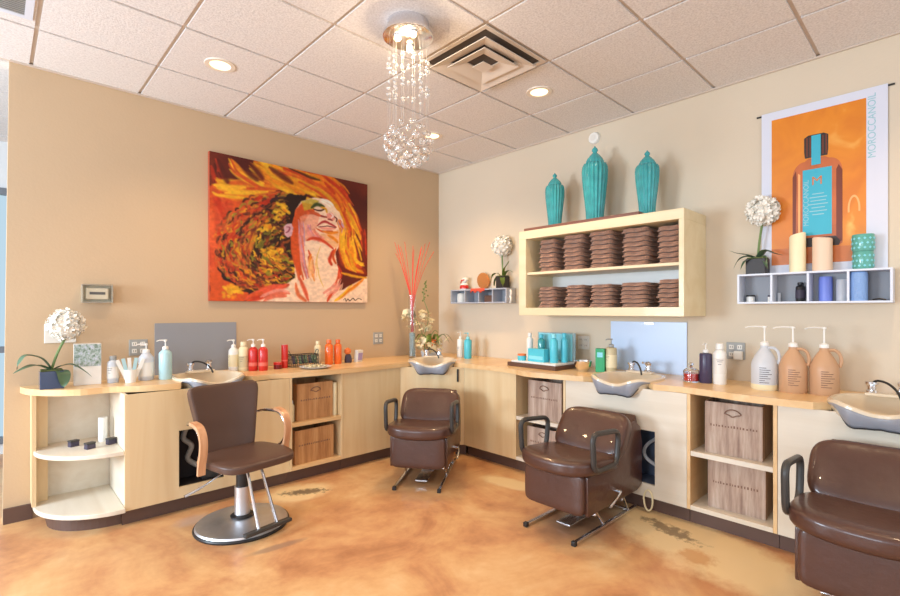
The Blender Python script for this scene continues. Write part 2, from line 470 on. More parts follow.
for i, (x, y) in enumerate(((2.95, .15), (1.05, .9), (1.05, -1.2))):   # the rest of the lamp rows, above the camera
    L = bpy.data.lights.new('row_lamp', 'SPOT'); L.energy = 40; L.color = (1, .73, .46); L.spot_size = math.radians(125); L.spot_blend = .9; L.shadow_soft_size = .06
    lo = bpy.data.objects.new('row_lamp', L); C.objects.link(lo); lo.location = (x, y, H-.04)

# square louvred diffuser
vx, vy = GX+3.5*TS, GY-3.5*TS
vt = thing('air_diffuser', 'square beige louvred air diffuser in the ceiling beside the chandelier', 'air vent', (vx, vy, H))
def sqring(mb, o_, zo, i_, zi, t=.006):
    P = []
    for s_, z in ((o_, zo), (i_, zi), (i_, zi+t), (o_, zo+t)):
        P += [(-s_, -s_, z), (s_, -s_, z), (s_, s_, z), (-s_, s_, z)]
    F = []
    for k in range(4):
        for e in range(4):
            a = k*4+e; b = k*4+(e+1) % 4; k2 = (k+1) % 4
            F.append((a, b, k2*4+(e+1) % 4, k2*4+e))
    mb.add(P, F)
m = MB(); sqring(m, .292, -.008, .262, -.006); m.build('outer_frame', M['vent'], vt, False)
for a, b in ((.245, .150), (.165, .075)):
    m = MB(); sqring(m, a, -.012, b, .020); m.build('louvre', M['vent'], vt, False)
MB().box(-.05, .05, -.05, .05, -.012, -.008).build('centre_plate', M['vent'], vt, False)
MB().box(-.265, .265, -.265, .265, .004, .0055).build('duct_opening', M['ventdark'], vt, False)
vt.location.z = H-.0
for ch in vt.children:
    if ch.name.startswith(('louvre', 'centre')): ch.location.z = -.028
# return grille at the top left corner of the photo
gr = thing('return_grille', 'grey return air grille with fine bars at the ceiling left edge', 'air vent', (-.11, 3.28, H-.008))
m = MB(); sqring(m, .27, -.004, .235, -.004, .006); m.build('grille_frame', M['cubby'], gr, False)
m = MB()
for k in range(22): m.box(-.235, .235, -.23+k*.0215, -.222+k*.0215, -.004, .001)
m.build('grille_bars', M['plate_g'], gr, False)
MB().box(-.235, .235, -.235, .235, .001, .0018).build('grille_backing', M['slot'], gr, False)

# smoke detector on right wall
sd = thing('smoke_detector', 'round white smoke detector on the wall above the tall turquoise jar', 'smoke detector', (XR, 2.18, 2.885))
MB().lathe([(0, 0), (.052, 0), (.052, .016), (.045, .03), (.02, .034), (0, .034)], 28, M=RY(-PI/2)).build('detector_body', M['white'], sd)
MB().lathe([(.022, .033), (.026, .037), (.018, .037)], 20, M=RY(-PI/2)).build('grille_ring', M['plate'], sd)

# ------------------------------------------------------------------ chandelier
cx, cy = 1.70, 2.13
ch = thing('crystal_chandelier', 'chrome chandelier with strings of crystal beads ending in a crystal ball', 'chandelier', (cx, cy, H-.006))
cp = MB().lathe([(0, 0), (.118, 0), (.120, -.062), (.142, -.066), (.142, -.080), (.132, -.084), (0, -.084)], 40).build('canopy', M['chrome'], ch)
for bx, by in ((-.02, -.07), (-.06, .02), (.06, .06)):
    s = MB().lathe([(0, -.084), (.026, -.084), (.024, -.092), (0, -.094)], 16, bx, by).build('lamp_holder', M['chrome'], ch)
    MB().lathe([(0, -.112), (.014, -.110), (.020, -.100), (.016, -.092), (0, -.092)], 14, bx, by).build('bulb', M['bulb'], s)
L = bpy.data.lights.new('chandelier_lamp', 'POINT'); L.energy = 6; L.color = (1, .74, .46); L.shadow_soft_size = .05
lo = bpy.data.objects.new('chandelier_lamp', L); C.objects.link(lo); lo.parent = ch; lo.location = (0, 0, -.15)
wires = MB(); beads = []; balls = []
bc = Vector((0, 0, -.675)); BR = .125
n = 28
for k in range(n):
    r = .115 if k % 2 else .085
    a = 2*PI*k/n
    x, y = r*math.cos(a), r*math.sin(a)
    zend = bc.z + math.sqrt(max(.0001, BR*BR - min(r, .1)**2))
    wires.tube([(x, y, -.08), (x, y, zend)], .0006, 4)
    zz = [-.23, -.26, -.37, -.40] if k % 2 else [-.205, -.285, -.385]
    for z in zz: beads.append((x, y, z + random.uniform(-.012, .012)))
wires.build('bead_wires', M['wire'], ch, False)
def ico(r, sub=1):
    t = bmesh.new(); bmesh.ops.create_icosphere(t, subdivisions=sub, radius=r); mb = MB(); mb.merge(t); return mb
b0 = ico(.0095).build('crystal_bead', M['bead'], ch, False)
b0.location = beads[0]
for p in beads[1:98]:
    b = b0.copy(); C.objects.link(b); b.parent = ch; b.location = p
k0 = ico(.022, 2).build('crystal_ball', M['crystal'], ch, False)
first = True
N = 62
for k in range(N):
    z = 1-2*(k+.5)/N; r = math.sqrt(1-z*z); a = k*2.399963
    p = bc + Vector((r*math.cos(a), r*math.sin(a), z))*BR
    if first: b = k0; first = False
    else: b = k0.copy(); C.objects.link(b); b.parent = ch
    b.location = p
    s = .5 if z > .55 else (.75 if z > .2 else 1.0)
    b.scale = (s, s, s)

# ------------------------------------------------------------------ cabinets
PY, PX = 3.63, 3.244        # fronts of the left and right runs
PT = .018                   # panel thickness
def flat(name, mb, m, parent): return mb.build(name, m, parent, False)

# left end: rounded open shelf
er = thing('rounded_end_shelf', 'pale wood open end shelf with curved boards at the left end of the counter', 'shelf', (0, 0, 0))
def quarter(x0, x1, ya, yb, n=14, pw=2.0):
    """curve from the wall side bulging out to the front of the run"""
    pts = []
    for k in range(n+1):
        t = k/n*PI/2
        pts.append((x1 - (x1-x0)*math.cos(t)**(2/pw), ya - (ya-yb)*math.sin(t)**(2/pw)))
    return pts
def board(z0, z1, x0, x1, yb, bev=.004):
    pts = quarter(x0, x1, YL-.16, yb) + [(x1, YL-.005), (x0, YL-.005)]
    return MB().prism(pts, z0, z1, 'z', bev=bev)
flat('shelf_board', board(.455, .482, .185, .606, PY+.01), M['maple_l'], er)
flat('bottom_board', board(.10, .128, .185, .606, PY-.03), M['maple_l'], er)
flat('side_board', MB().box(.178, .20, 4.03, YL-.002, .128, .838), M['maple'], er)
flat('corner_board', MB().box(.20, .262, 4.12, YL-.022, .128, .838), M['maple'], er)
flat('back_board', MB().box(.20, .607, YL-.02, YL-.004, .128, .838), M['maple_l'], er)
pts = quarter(.25, .60, YL-.2, PY+.08) + [(.60, YL-.005), (.25, YL-.005)]
flat('toe_kick', MB().prism(pts, 0, .10), M['toe'], er)

def cabinet(name, label, org, rz, W, D, items, back=True):
    """box unit, local x along the run, y from front (0) to the wall (D), front panels per item"""
    return thing(name, label, 'cabinet', org, rz)

# left run, local x = world X, front faces -Y
lc = thing('panel_cabinet', 'plain maple front panel with a square cut-out behind the swivel styling chair', 'cabinet', (0, 0, 0))
fp = MB()
fp.box(.607, .915, PY, PY+PT, .10, .838); fp.box(1.32, 1.70, PY, PY+PT, .10, .838); fp.box(1.21, 1.32, PY, PY+PT, .10, .795)
fp.box(.915, 1.02, PY, PY+PT, .56, .838); fp.box(1.02, 1.21, PY, PY+PT, .56, .795); fp.box(.915, 1.21, PY, PY+PT, .10, .175)
flat('front_panel', fp, M['maple'], lc)
flat('side_panel', MB().box(.607, .625, PY+PT, YL-.025, .10, .838), M['maple_l'], lc)
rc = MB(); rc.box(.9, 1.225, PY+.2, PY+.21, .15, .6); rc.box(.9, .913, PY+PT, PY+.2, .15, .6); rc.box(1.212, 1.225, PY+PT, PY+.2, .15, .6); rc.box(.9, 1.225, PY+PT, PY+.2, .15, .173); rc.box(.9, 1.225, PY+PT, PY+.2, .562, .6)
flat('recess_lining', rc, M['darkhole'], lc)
MB().tube(smooth_line([(.99, PY+.10, .56), (.97, PY+.11, .48), (1.02, PY+.10, .42), (1.0, PY+.12, .33), (1.06, PY+.12, .27)], 5), .018, 10).build('drain_pipe', M['plate_g'], lc)
MB().box(1.08, 1.20, PY+.06, PY+.18, .174, .24, .006).build('junction_box', M['greyarm'], lc, False)
flat('toe_kick', MB().box(.60, 1.70, PY+.05, PY+.07, 0, .10), M['toe'], lc)

def niche(label, a0, a1, axis, fr, shelf_z, depth, m_side):
    """open two-shelf bay between a0 and a1 along the run; fr = front coordinate"""
    t = thing('open_shelf_cabinet', label, 'cabinet', (0, 0, 0), group='open shelf bays in the counter run')
    def bx(u0, u1, d0, d1, z0, z1, mb=None):
        mb = mb or MB()
        if axis == 'x': mb.box(u0, u1, fr+d0, fr+d1, z0, z1, .001)
        else: mb.box(fr+d0, fr+d1, u0, u1, z0, z1, .001)
        return mb
    for u in (a0, a1):
        s0, s1 = (u, u+.02) if u == a0 else (u-.02, u)
        flat('side_panel', bx(s0, s1, -.002, depth, .10, .838), m_side, t)
    flat('shelf_board', bx(a0+.021, a1-.021, .0, depth-.01, shelf_z-.03, shelf_z), M['maple_h'] if axis == 'x' else M['maple_l'], t)
    flat('bottom_board', bx(a0+.021, a1-.021, -.003, depth-.01, .10, .128), M['maple_h'] if axis == 'x' else M['maple_l'], t)
    flat('back_board', bx(a0+.021, a1-.021, depth-.009, depth, .128, .838), m_side, t)
    flat('toe_kick', bx(a0, a1, .05, .07, 0, .10), M['toe'], t)
    return t
niche('open maple shelf bay with two honey brown crates, left of the corner', 1.702, 2.185, 'x', PY, .475, .40, M['maple'])
niche('open maple shelf bay under the blue product display, right of the corner', 2.10, 2.61, 'y', PX, .475, .40, M['maple'])
niche('widest open shelf bay with two whitewashed crates, below the gallon jugs', .70, 1.192, 'y', PX, .475, .40, M['maple_h'])

lc2 = thing('panel_cabinet', 'plain honey lit maple panel between the left shelf bay and the corner', 'cabinet')
flat('front_panel', MB().box(2.187, 2.80, PY, PY+PT, .10, .838), M['maple'], lc2)
flat('toe_kick', MB().box(2.187, 2.80, PY+.05, PY+.07, 0, .10), M['toe'], lc2)
# corner diagonal
A = Vector((2.802, PY)); B = Vector((PX, 3.215)); dv = (B-A); dl = dv.length; ang = math.atan2(dv.y, dv.x)
dc = thing('corner_cabinet', 'diagonal maple panel across the room corner under the middle basin', 'cabinet', (A.x, A.y, 0), ang)
nc = (Vector((3.13, 3.54))-A).dot(dv.normalized())
flat('front_panel', MB().box(0, nc-.15, 0, PT, .10, .838).box(nc-.15, nc+.15, 0, PT, .10, .795).box(nc+.15, dl, 0, PT, .10, .838), M['maple'], dc)
flat('toe_kick', MB().box(-.02, dl+.02, .05, .07, 0, .10), M['toe'], dc)
flat('switch_slot', MB().box(dl-.07, dl-.052, -.012, -.001, .70, .82, .003), M['black'], dc)
# right run panels (front faces -X)
rc1 = thing('panel_cabinet', 'plain maple panel between the corner and the blue display shelf bay', 'cabinet')
flat('front_panel', MB().box(PX, PX+PT, 2.612, 3.213, .10, .838), M['maple'], rc1)
flat('toe_kick', MB().box(PX+.05, PX+.07, 2.612, 3.213, 0, .10), M['toe'], rc1)
rc2 = thing('panel_cabinet', 'maple panel toned pale for daylight, with a bluish cut-out behind the middle shampoo chair', 'cabinet')
fp = MB(); fp.box(PX, PX+PT, 1.815, 2.098, .10, .838); fp.box(PX, PX+PT, 1.64, 1.815, .10, .795); fp.box(PX, PX+PT, 1.194, 1.40, .10, .838); fp.box(PX, PX+PT, 1.40, 1.515, .555, .838); fp.box(PX, PX+PT, 1.515, 1.64, .555, .795); fp.box(PX, PX+PT, 1.40, 1.64, .10, .19)
flat('front_panel', fp, M['maple_l'], rc2)
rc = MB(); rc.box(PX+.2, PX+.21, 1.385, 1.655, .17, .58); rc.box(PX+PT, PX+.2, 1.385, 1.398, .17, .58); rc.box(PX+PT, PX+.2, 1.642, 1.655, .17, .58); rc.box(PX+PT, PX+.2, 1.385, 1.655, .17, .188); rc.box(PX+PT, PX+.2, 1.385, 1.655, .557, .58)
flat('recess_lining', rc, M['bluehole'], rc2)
flat('toe_kick', MB().box(PX+.05, PX+.07, 1.194, 2.098, 0, .10), M['toe'], rc2)
pt = []
for k in range(24):
    t = k/23; pt.append((PX+.10+.03*math.sin(t*9), 1.44+.08*math.sin(t*5), .48-.27*t))
MB().tube(pt, .012, 8).build('drain_hose', M['frost'], rc2)
rc3 = thing('panel_cabinet', 'maple panel toned pale for daylight at the right edge behind the nearest shampoo chair', 'cabinet')
flat('front_panel', MB().box(PX, PX+PT, -1.0, .105, .10, .838).box(PX, PX+PT, .105, .405, .10, .795).box(PX, PX+PT, .405, .698, .10, .838), M['maple_l'], rc3)
flat('toe_kick', MB().box(PX+.05, PX+.07, -1.0, .698, 0, .10), M['toe'], rc3)

# ------------------------------------------------------------------ countertop with cut-outs for the bowls
BOWLS = [((1.17, 3.85), -PI/2, 'l'), ((3.13, 3.54), -PI*.75+.02, 'c'), ((3.40, 1.665), PI, 'r'), ((3.40, .255), PI, 'f')]
BA, BB = .235, .27       # half width, half depth of the bowl body
def bowl_outline(a, s=1.0, notch=True):
    """a = angle, 0 at the front; returns local (forward, side)"""
    c, d = math.cos(a), math.sin(a)
    e = 2/2.5
    f = BB*(abs(c)**e)*(1 if c >= 0 else -1); g = BA*(abs(d)**e)*(1 if d >= 0 else -1)
    if notch:
        f -= .060*math.exp(-(a/.30)**2) if c > 0 else 0
    return f*s, g*s
def bowl_world(bw, a, s=1.0):
    (bx, by), h, _ = bw
    f, g = bowl_outline(a, s, False)
    return (bx + f*math.cos(h) - g*math.sin(h), by + f*math.sin(h) + g*math.cos(h))
def notch(bw, a0, a1, n=22):
    return [bowl_world(bw, a0 + (a1-a0)*k/n, .93) for k in range(n+1)]
# side angle sign: +g is to the left of the forward direction
w = math.radians(68)
edge = smooth_line([(.128, 4.20, 0), (.14, 4.12, 0), (.185, 4.0, 0), (.28, 3.88, 0), (.40, 3.80, 0), (.55, 3.795, 0), (.70, 3.70, 0), (.84, 3.66, 0), (.93, 3.648, 0)])
edge = [(p[0], p[1]) for p in edge]
edge += notch(BOWLS[0], -w, -2*PI+w)
edge += [(p[0], p[1]) for p in smooth_line([(1.425, 3.66, 0), (1.56, 3.675, 0), (1.71, 3.64, 0), (1.9, 3.61, 0), (2.17, 3.59, 0), (2.33, 3.585, 0), (2.5, 3.60, 0), (2.68, 3.61, 0), (2.78, 3.60, 0)])]
edge += notch(BOWLS[1], -w, -2*PI+w)
edge += [(p[0], p[1]) for p in smooth_line([(3.20, 3.20, 0), (3.205, 2.97, 0), (3.22, 2.75, 0), (3.18, 2.55, 0), (3.13, 2.40, 0), (3.16, 2.2, 0), (3.20, 2.02, 0), (3.22, 1.93, 0)])]
edge += notch(BOWLS[2], -w, -2*PI+w)
edge += [(p[0], p[1]) for p in smooth_line([(3.22, 1.40, 0), (3.25, 1.22, 0), (3.225, 1.0, 0), (3.20, .885, 0), (3.20, .70, 0), (3.21, .58, 0), (3.215, .53, 0)])]
edge += notch(BOWLS[3], -w, -2*PI+w)
edge += [(3.21, -.03), (3.21, -1.0), (XR-.002, -1.0), (XR-.002, YL-.002), (.128, YL-.002)]
clean = [edge[0]]
for p in edge[1:]:
    if (Vector(p)-Vector(clean[-1])).length > .004: clean.append(p)
ctop = MB().prism(clean, .84, .88, 'z').build('countertop', M['maple_h'], None, False)
setp(ctop, 'long honey maple countertop with a wavy front edge running round the room corner', 'countertop')

def bowl(bw, label):
    (bx, by), h, kind = bw
    t = thing('shampoo_bowl', label, 'wash basin', (bx, by, .88), h, group='salon wash basins')
    n = 72
    def rimz(a):
        a = (a+PI) % (2*PI) - PI
        return .014 - .040*math.exp(-(a/.34)**2) + .010*math.exp(-((abs(a)-.85)/.25)**2)
    def ring(s, zf):
        out = []
        for k in range(n):
            a = 2*PI*k/n; aa = (a+PI) % (2*PI)-PI
            f, g = bowl_outline(aa, s); out.append((f, g, zf(aa)))
        return out
    rings = [ring(.10, lambda a: -.125), ring(.55, lambda a: -.115), ring(.80, lambda a: -.06+.3*min(0, rimz(a))), ring(.885, lambda a: rimz(a)-.012), ring(.91, lambda a: rimz(a)),
             ring(.96, lambda a: rimz(a)+.004), ring(1.0, lambda a: rimz(a)-.001), ring(1.005, lambda a: rimz(a)-.014), ring(.97, lambda a: rimz(a)-.022), ring(.90, lambda a: min(-.05, rimz(a)-.05)), ring(.60, lambda a: -.13), ring(.10, lambda a: -.14)]
    vs = [v for r in rings for v in r]; fs = []
    for i in range(len(rings)-1):
        for k in range(n): fs.append((i*n+k, i*n+(k+1) % n, (i+1)*n+(k+1) % n, (i+1)*n+k))
    fs.append(tuple(range(n))[::-1]); fs.append(tuple((len(rings)-1)*n+k for k in range(n)))
    m = MB(); m.add(vs, fs); m.build('basin', M['porc'], t)
    # apron: two-lobed shell hanging over the counter front, its shade put in as grey
    K = 40; a_max = 1.22; vs = []; rows = 7; low = []
    for k in range(K+1):
        a = -a_max + 2*a_max*k/K; f, g = bowl_outline(a)
        u = abs(a)/a_max
        depth = .022 + .078*math.exp(-((u-.40)/.28)**2)*(1-u**6) + .03*math.exp(-(u/.2)**2)
        zt = rimz(a)-.012
        for j in range(rows):
            q = j/(rows-1)
            s = 1.0 + .012*math.sin(q*PI) - .10*q*q
            vs.append((f*s, g*s, zt - depth*q))
        low.append(vs[-1])
    fs = []
    for k in range(K):
        for j in range(rows-1):
            fs.append((k*rows+j, (k+1)*rows+j, (k+1)*rows+j+1, k*rows+j+1))
    ap = MB(); ap.add(vs, fs)
    o = ap.build('apron', M['porc_shaded'], t)
    so = o.modifiers.new('thick', 'SOLIDIFY'); so.thickness = .008; so.offset = -1
    MB().tube(low, .004, 6).build('rubber_edge', M['black'], o)
    # fittings at the back
    fz = .028
    MB().box(-.235, -.165, -.10, .10, fz-.012, fz+.006, .008).build('fitting_deck', M['porc'], t)
    fa = MB(); fa.lathe([(0, 0), (.030, 0), (.030, .01), (.022, .016), (.018, .045), (.024, .055), (.024, .068), (.012, .078), (0, .08)], 20, -.20, .06, fz+.004)
    fa.build('faucet', M['chrome'], t)
    MB().tube([(-.20, .06, fz+.07), (-.17, .06, fz+.082), (-.12, .055, fz+.078)], [.007, .007, .009], 8).build('faucet_lever', M['chrome'], t)
    MB().lathe([(0, 0), (.026, 0), (.026, .012), (.02, .018), (.02, .04), (.03, .05), (.03, .062), (0, .066)], 20, -.20, -.07, fz+.004).build('spray_mount', M['chrome'], t)
    MB().tube(smooth_line([(-.20, -.07, fz+.055), (-.185, -.045, fz+.075), (-.15, .0, fz+.068), (-.11, .04, fz+.035), (-.09, .06, fz-.01)], 5), .0065, 8).build('spray_hose', M['black'], t)
    return t
bowl(BOWLS[0], 'cream wash basin in the counter below the grey splash sheet behind the styling chair')
bowl(BOWLS[1], 'cream wash basin with apron shaded grey in the diagonal corner counter')
bowl(BOWLS[2], 'cream wash basin with apron shaded grey below the pale blue splash sheet')
bowl(BOWLS[3], 'cream wash basin at the right edge of the photo above the nearest chair')

# ------------------------------------------------------------------ crates
def crate(label, pos, rz, w, d, h, m, rope=True):
    t = thing('wooden_crate', label, 'crate', pos, rz, group='wooden storage crates')
    b = MB(); th = .012
    b.box(-w/2, w/2, -d/2, -d/2+th, 0, h, .002); b.box(-w/2, w/2, d/2-th, d/2, 0, h, .002)
    b.box(-w/2, -w/2+th, -d/2+th, d/2-th, 0, h, .002); b.box(w/2-th, w/2, -d/2+th, d/2-th, 0, h, .002)
    b.box(-w/2+th, w/2-th, -d/2+th, d/2-th, 0, .01)
    flat('crate_body', b, m, t)
    # front is local -Y: raised boards, stamped line, rope pull
    if rope:
        pts = smooth_line([(-.045, -d/2-.004, h*.80), (-.03, -d/2-.01, h*.86), (0, -d/2-.012, h*.89), (.03, -d/2-.01, h*.86), (.045, -d/2-.004, h*.80), (.02, -d/2-.01, h*.78), (0, -d/2-.012, h*.75), (-.02, -d/2-.01, h*.78), (-.045, -d/2-.004, h*.80)], 3)
        MB().tube(pts, .0032, 6).build('rope_handle', M['inkbrown'], t)
    s = MB(); x = -w*.40
    rnd = random.Random(int(w*1e4)+int(pos[0]*100)+int(pos[2]*100))
    while x < w*.40:
        k = rnd.uniform(.008, .016); s.box(x, x+k*.6, -d/2-.0012, -d/2, h*.53, h*.53+.016*rnd.uniform(.6, 1)); x += k+.004
    flat('stamped_marks', s, M['inkbrown'], t)
    return t
crate('honey brown wooden crate on the upper shelf of the left bay', (1.95, PY+.20, .475), .0, .325, .30, .30, M['crate_b'])
crate('honey brown wooden crate on the bottom shelf of the left bay', (1.93, PY+.19, .128), .05, .36, .31, .275, M['crate_b'], False)
crate('whitewashed wooden crate with rope pull on the upper shelf beneath the blue display', (PX+.20, 2.335, .475), -PI/2+.0, .33, .30, .315, M['crate_g'])
crate('smaller half hidden crate on the bottom shelf beneath the blue display', (PX+.20, 2.345, .128), -PI/2, .33, .30, .27, M['crate_g'])
crate('whitewashed wooden crate with rope pull on the upper shelf of the right bay', (PX+.205, .955, .475), -PI/2+.06, .315, .28, .325, M['crate_g'])
crate('whitewashed wooden crate on the bottom shelf of the right bay', (PX+.215, .94, .128), -PI/2+.05, .315, .28, .30, M['crate_g'], False)

# ------------------------------------------------------------------ shampoo chairs (local +x = facing, built around the origin)
def shampoo_chair(label, loc, rz, lift=0.0):
    t = thing('shampoo_chair', label, 'salon chair', loc, rz, group='brown shampoo chairs')
    # base rails
    for s in (-1, 1):
        r = MB().box(-.38, .405, s*.175-.011, s*.175+.011, .004, .026, .004).build('base_rail', M['chrome'], t, False)
        MB().box(.385, .412, s*.175-.014, s*.175+.014, .0, .03, .003).build('rail_cap', M['black'], r, False)
        MB().tube([(.05, s*.17, .025), (.15, s*.165, .14), (.16, s*.165, .2)], .009, 8).build('base_strut', M['chrome'], t)
        MB().tube([(-.28, s*.17, .025), (-.2, s*.165, .16), (-.18, s*.165, .22)], .009, 8).build('base_strut', M['chrome'], t)
    cb = MB(); cb.box(.13, .15, -.17, .17, .10, .12, .004); cb.box(-.22, -.20, -.17, .17, .10, .12, .004); cb.box(-.3, .25, -.05, .05, .02, .035, .004); cb.box(-.30, -.28, -.17, .17, .006, .024, .003)
    cb.build('cross_frame', M['chrome'], t, False)
    # side shells
    for s in (-1, 1):
        pts = [(.335, .17), (.335, .415), (.05, .43), (-.02, .47), (-.20, .64), (-.28, .665), (-.345, .62), (-.375, .50), (-.37, .20), (-.30, .17)]
        y0, y1 = (s*.205, s*.228) if s > 0 else (s*.228, s*.205)
        MB().prism(pts, y0, y1, 'y', bev=.006).build('side_panel', M['leather'], t, True)
    # leg rest front panel, seat, back
    b = MB(); b.pillow(.075, .425, .265, .14, T(.335, 0, .302)); b.build('leg_rest', M['leather'], t)
    b = MB(); b.box(-.37, .31, -.2, .2, .19, .40, .01); b.build('seat_box', M['leather'], t, False)
    def sb(v):
        k = (v.y/.27)
        v = v.copy(); v.x += .035*(1-k*k)*(1 if v.x > 0 else 0); v.z += .022*(k*k) - .012; v.z += .02*(v.x/.24)
        return v
    b = MB(); b.pillow(.47, .525, .12, .28, T(.165, 0, .450), bulge=sb); b.build('seat_cushion', M['leather'], t)
    def bb(v):
        k = (v.y/.24); v = v.copy(); v.x += .03*k*k; return v
    b = MB(); b.pillow(.14, .505, .365, .32, T(-.13, 0, .562) @ RY(-.60), bulge=bb); b.build('backrest', M['leather'], t)
    b = MB(); b.prism([(-.10, .40), (-.34, .70), (-.368, .62), (-.365, .25), (-.10, .25)], -.2, .2, 'y', bev=.01); b.build('back_shell', M['leather'], t, False)
    # loop arms
    for s in (-1, 1):
        loop = rounded([(.325, s*.262, .455), (.345, s*.262, .695), (.03, s*.262, .665), (.055, s*.262, .45)], .065, 6)
        a = MB().tube(loop, .0165, 10, closed=True).build('arm_loop', M['greyarm'], t)
        MB().tube([(.10, s*.225, .42), (.13, s*.258, .452)], .012, 8).build('arm_bracket', M['chrome'], a)
    # recline lever at the right hand side
    MB().tube([(.0, .228, .25), (.0, .262, .25)], .014, 10).build('lever_hub', M['chrome'], t)
    MB().tube([(.0, .262, .25), (.07, .275, .235), (.16, .275, .20)], [.006, .006, .009], 8).build('recline_lever', M['chrome'], t)
    MB().tube([(.0, -.228, .25), (.0, -.262, .25)], .014, 10).build('lever_hub', M['chrome'], t)
    t.scale = (1, 1, .945)
    if lift:      # seat pumped up on its lift frame, the rails stay on the floor
        for c in t.children:
            if not c.name.startswith(('base_', 'cross_')): c.location.z += lift
            elif c.name.startswith('base_strut'): c.scale.z = 1.25
    return t
shampoo_chair('brown leather shampoo chair facing out of the room corner, farthest of three', (2.655, 3.065, 0), math.atan2(-.60, -.80))
shampoo_chair('brown leather shampoo chair in front of the pale blue splash sheet, middle of three', (2.86, 1.71, 0), PI)
shampoo_chair('brown leather shampoo chair cropped by the right edge of the photo', (2.868, .255, 0), PI, .045)
# coiled cord hanging behind the middle chair
cr = thing('coiled_cord', 'pale looped cord hanging behind the middle shampoo chair', 'cord', (3.225, 1.44, 0))
pts = []
for k in range(60):
    a = k/59*4*PI; pts.append((.004*k/59*3, .03*math.cos(a), .085+.07*math.sin(a)))
MB().tube(pts, .005, 6).build('cord_loop', M['cream'], cr)

# ------------------------------------------------------------------ styling chair (local +x = facing)
sc = thing('styling_chair', 'brown vinyl swivel styling chair with curved wooden arms on a round steel base', 'salon chair', (1.165, 3.165, 0), -PI/2+.16)
MB().lathe([(0, 0), (.283, 0), (.287, .01), (.283, .018), (.275, .02)], 56).build('base_ring', M['black'], sc)
MB().lathe([(.278, .018), (.270, .030), (.20, .046), (.10, .056), (.05, .058), (0, .058)], 56).build('round_base', M['steel'], sc)
MB().lathe([(0, .056), (.07, .056), (.072, .066), (.05, .074), (0, .074)], 28).build('column_collar', M['black'], sc)
MB().lathe([(0, .07), (.047, .07), (.047, .25), (0, .25)], 28).build('column', M['steel'], sc)
MB().lathe([(0, .25), (.038, .25), (.038, .36), (.05, .375), (.05, .39), (0, .39)], 24).build('pump_sleeve', M['black'], sc)
b = MB(); b.box(-.14, .16, -.12, .12, .385, .405, .004); b.build('seat_bracket', M['black'], sc, False)
def ss(v):
    v = v.copy(); q = v.x/.24
    v.y *= (1 - .10*max(0, q)**2)*(.90+.10*min(1, 1+q)); v.z += -.008*q*q; return v
b = MB(); b.pillow(.48, .50, .062, .22, T(.045, 0, .447), bulge=ss); b.build('seat', M['vinyl'], sc)
# back: wide at top, narrowing to the seat
def taper(v):
    v = v.copy(); k = (v.z+.26)/.52
    v.y *= .66+.38*k; v.x += -.03*(v.y/.2)**2*-1; return v
b = MB(); b.pillow(.07, .475, .48, .13, T(-.225, 0, .645) @ RY(-.22), bulge=taper); b.build('backrest', M['vinyl'], sc)
for s in (-1, 1):
    tube = smooth_line([(-.25, s*.225, .65), (-.18, s*.255, .672), (-.07, s*.278, .677), (.01, s*.283, .652), (.052, s*.283, .59), (.045, s*.283, .52), (.0, s*.278, .46), (-.04, s*.24, .43)], 5)
    a = MB().tube(tube, .011, 8).build('arm_tube', M['chrome'], sc)
    # wooden arm pad follows the outer face of the loop
    prof = smooth_line([(-.06, 0, .694), (.01, 0, .684), (.052, 0, .655), (.074, 0, .60), (.070, 0, .53), (.05, 0, .455), (.045, 0, .40)], 5)
    pp = MB(); vs = []; fs = []
    n = len(prof)
    for i, p in enumerate(prof):
        q = prof[min(i+1, n-1)]; r = prof[max(i-1, 0)]
        d = Vector((q[0]-r[0], 0, q[2]-r[2])).normalized(); nn = Vector((-d.z, 0, d.x))
        for yy, off in ((-.022, -.009), (.022, -.009), (.022, .009), (-.022, .009)):
            vs.append((p[0]+nn.x*off, s*.283+yy, p[2]+nn.z*off))
    for i in range(n-1):
        for k in range(4): fs.append((i*4+k, i*4+(k+1) % 4, (i+1)*4+(k+1) % 4, (i+1)*4+k))
    fs.append((0, 1, 2, 3)); fs.append((n*4-1, n*4-2, n*4-3, n*4-4))
    pp.add(vs, fs); pp.build('wooden_arm', M['armwood'], a, True)
for s in (-1, 1):
    MB().tube([(.13, s*.045, .40), (.29, s*.06, .07)], .0095, 8).build('footrest_tube', M['chrome'], sc)
fr = MB(); fr.box(.275, .315, -.155, .155, .050, .072, .006); fr.build('footrest_bar', M['greyarm'], sc, False)
MB().tube(smooth_line([(-.02, -.03, .375), (-.03, -.10, .36), (-.05, -.22, .30), (-.06, -.33, .265)], 4), [.006]*9+[.009]*4, 8).build('pump_lever', M['chrome'], sc)

# ------------------------------------------------------------------ wall fittings
def wall_plate(label, cat, pos, w, h, axis, m, kind):
    """axis 'L' on the left wall (faces -Y), 'R' on the right wall (faces -X)"""
    t = thing('outlet_plate' if kind != 'switch' else 'switch_plate', label, cat, pos, 0 if axis == 'L' else -PI/2)
    MB().box(-w/2, w/2, -.008, 0, -h/2, h/2, .003).build('cover_plate', m, t, False)
    if kind == 'outlet':
        for x in ((-w*.22, w*.22) if w > .1 else (0,)):
            for z in (-.026, .026):
                MB().box(x-.016, x+.016, -.012, -.0085, z-.016, z+.016, .003).build('socket_face', M['plate'], t, False)
                q = MB(); q.box(x-.008, x-.005, -.013, -.0122, z-.006, z+.008); q.box(x+.005, x+.008, -.013, -.0122, z-.006, z+.008)
                q.build('socket_slots', M['slot'], t, False)
    else:
        for x in (-w*.25, 0, w*.25): MB().box(x-.008, x+.008, -.016, -.0085, -.016, .016, .003).build('toggle', m, t, False)
    return t
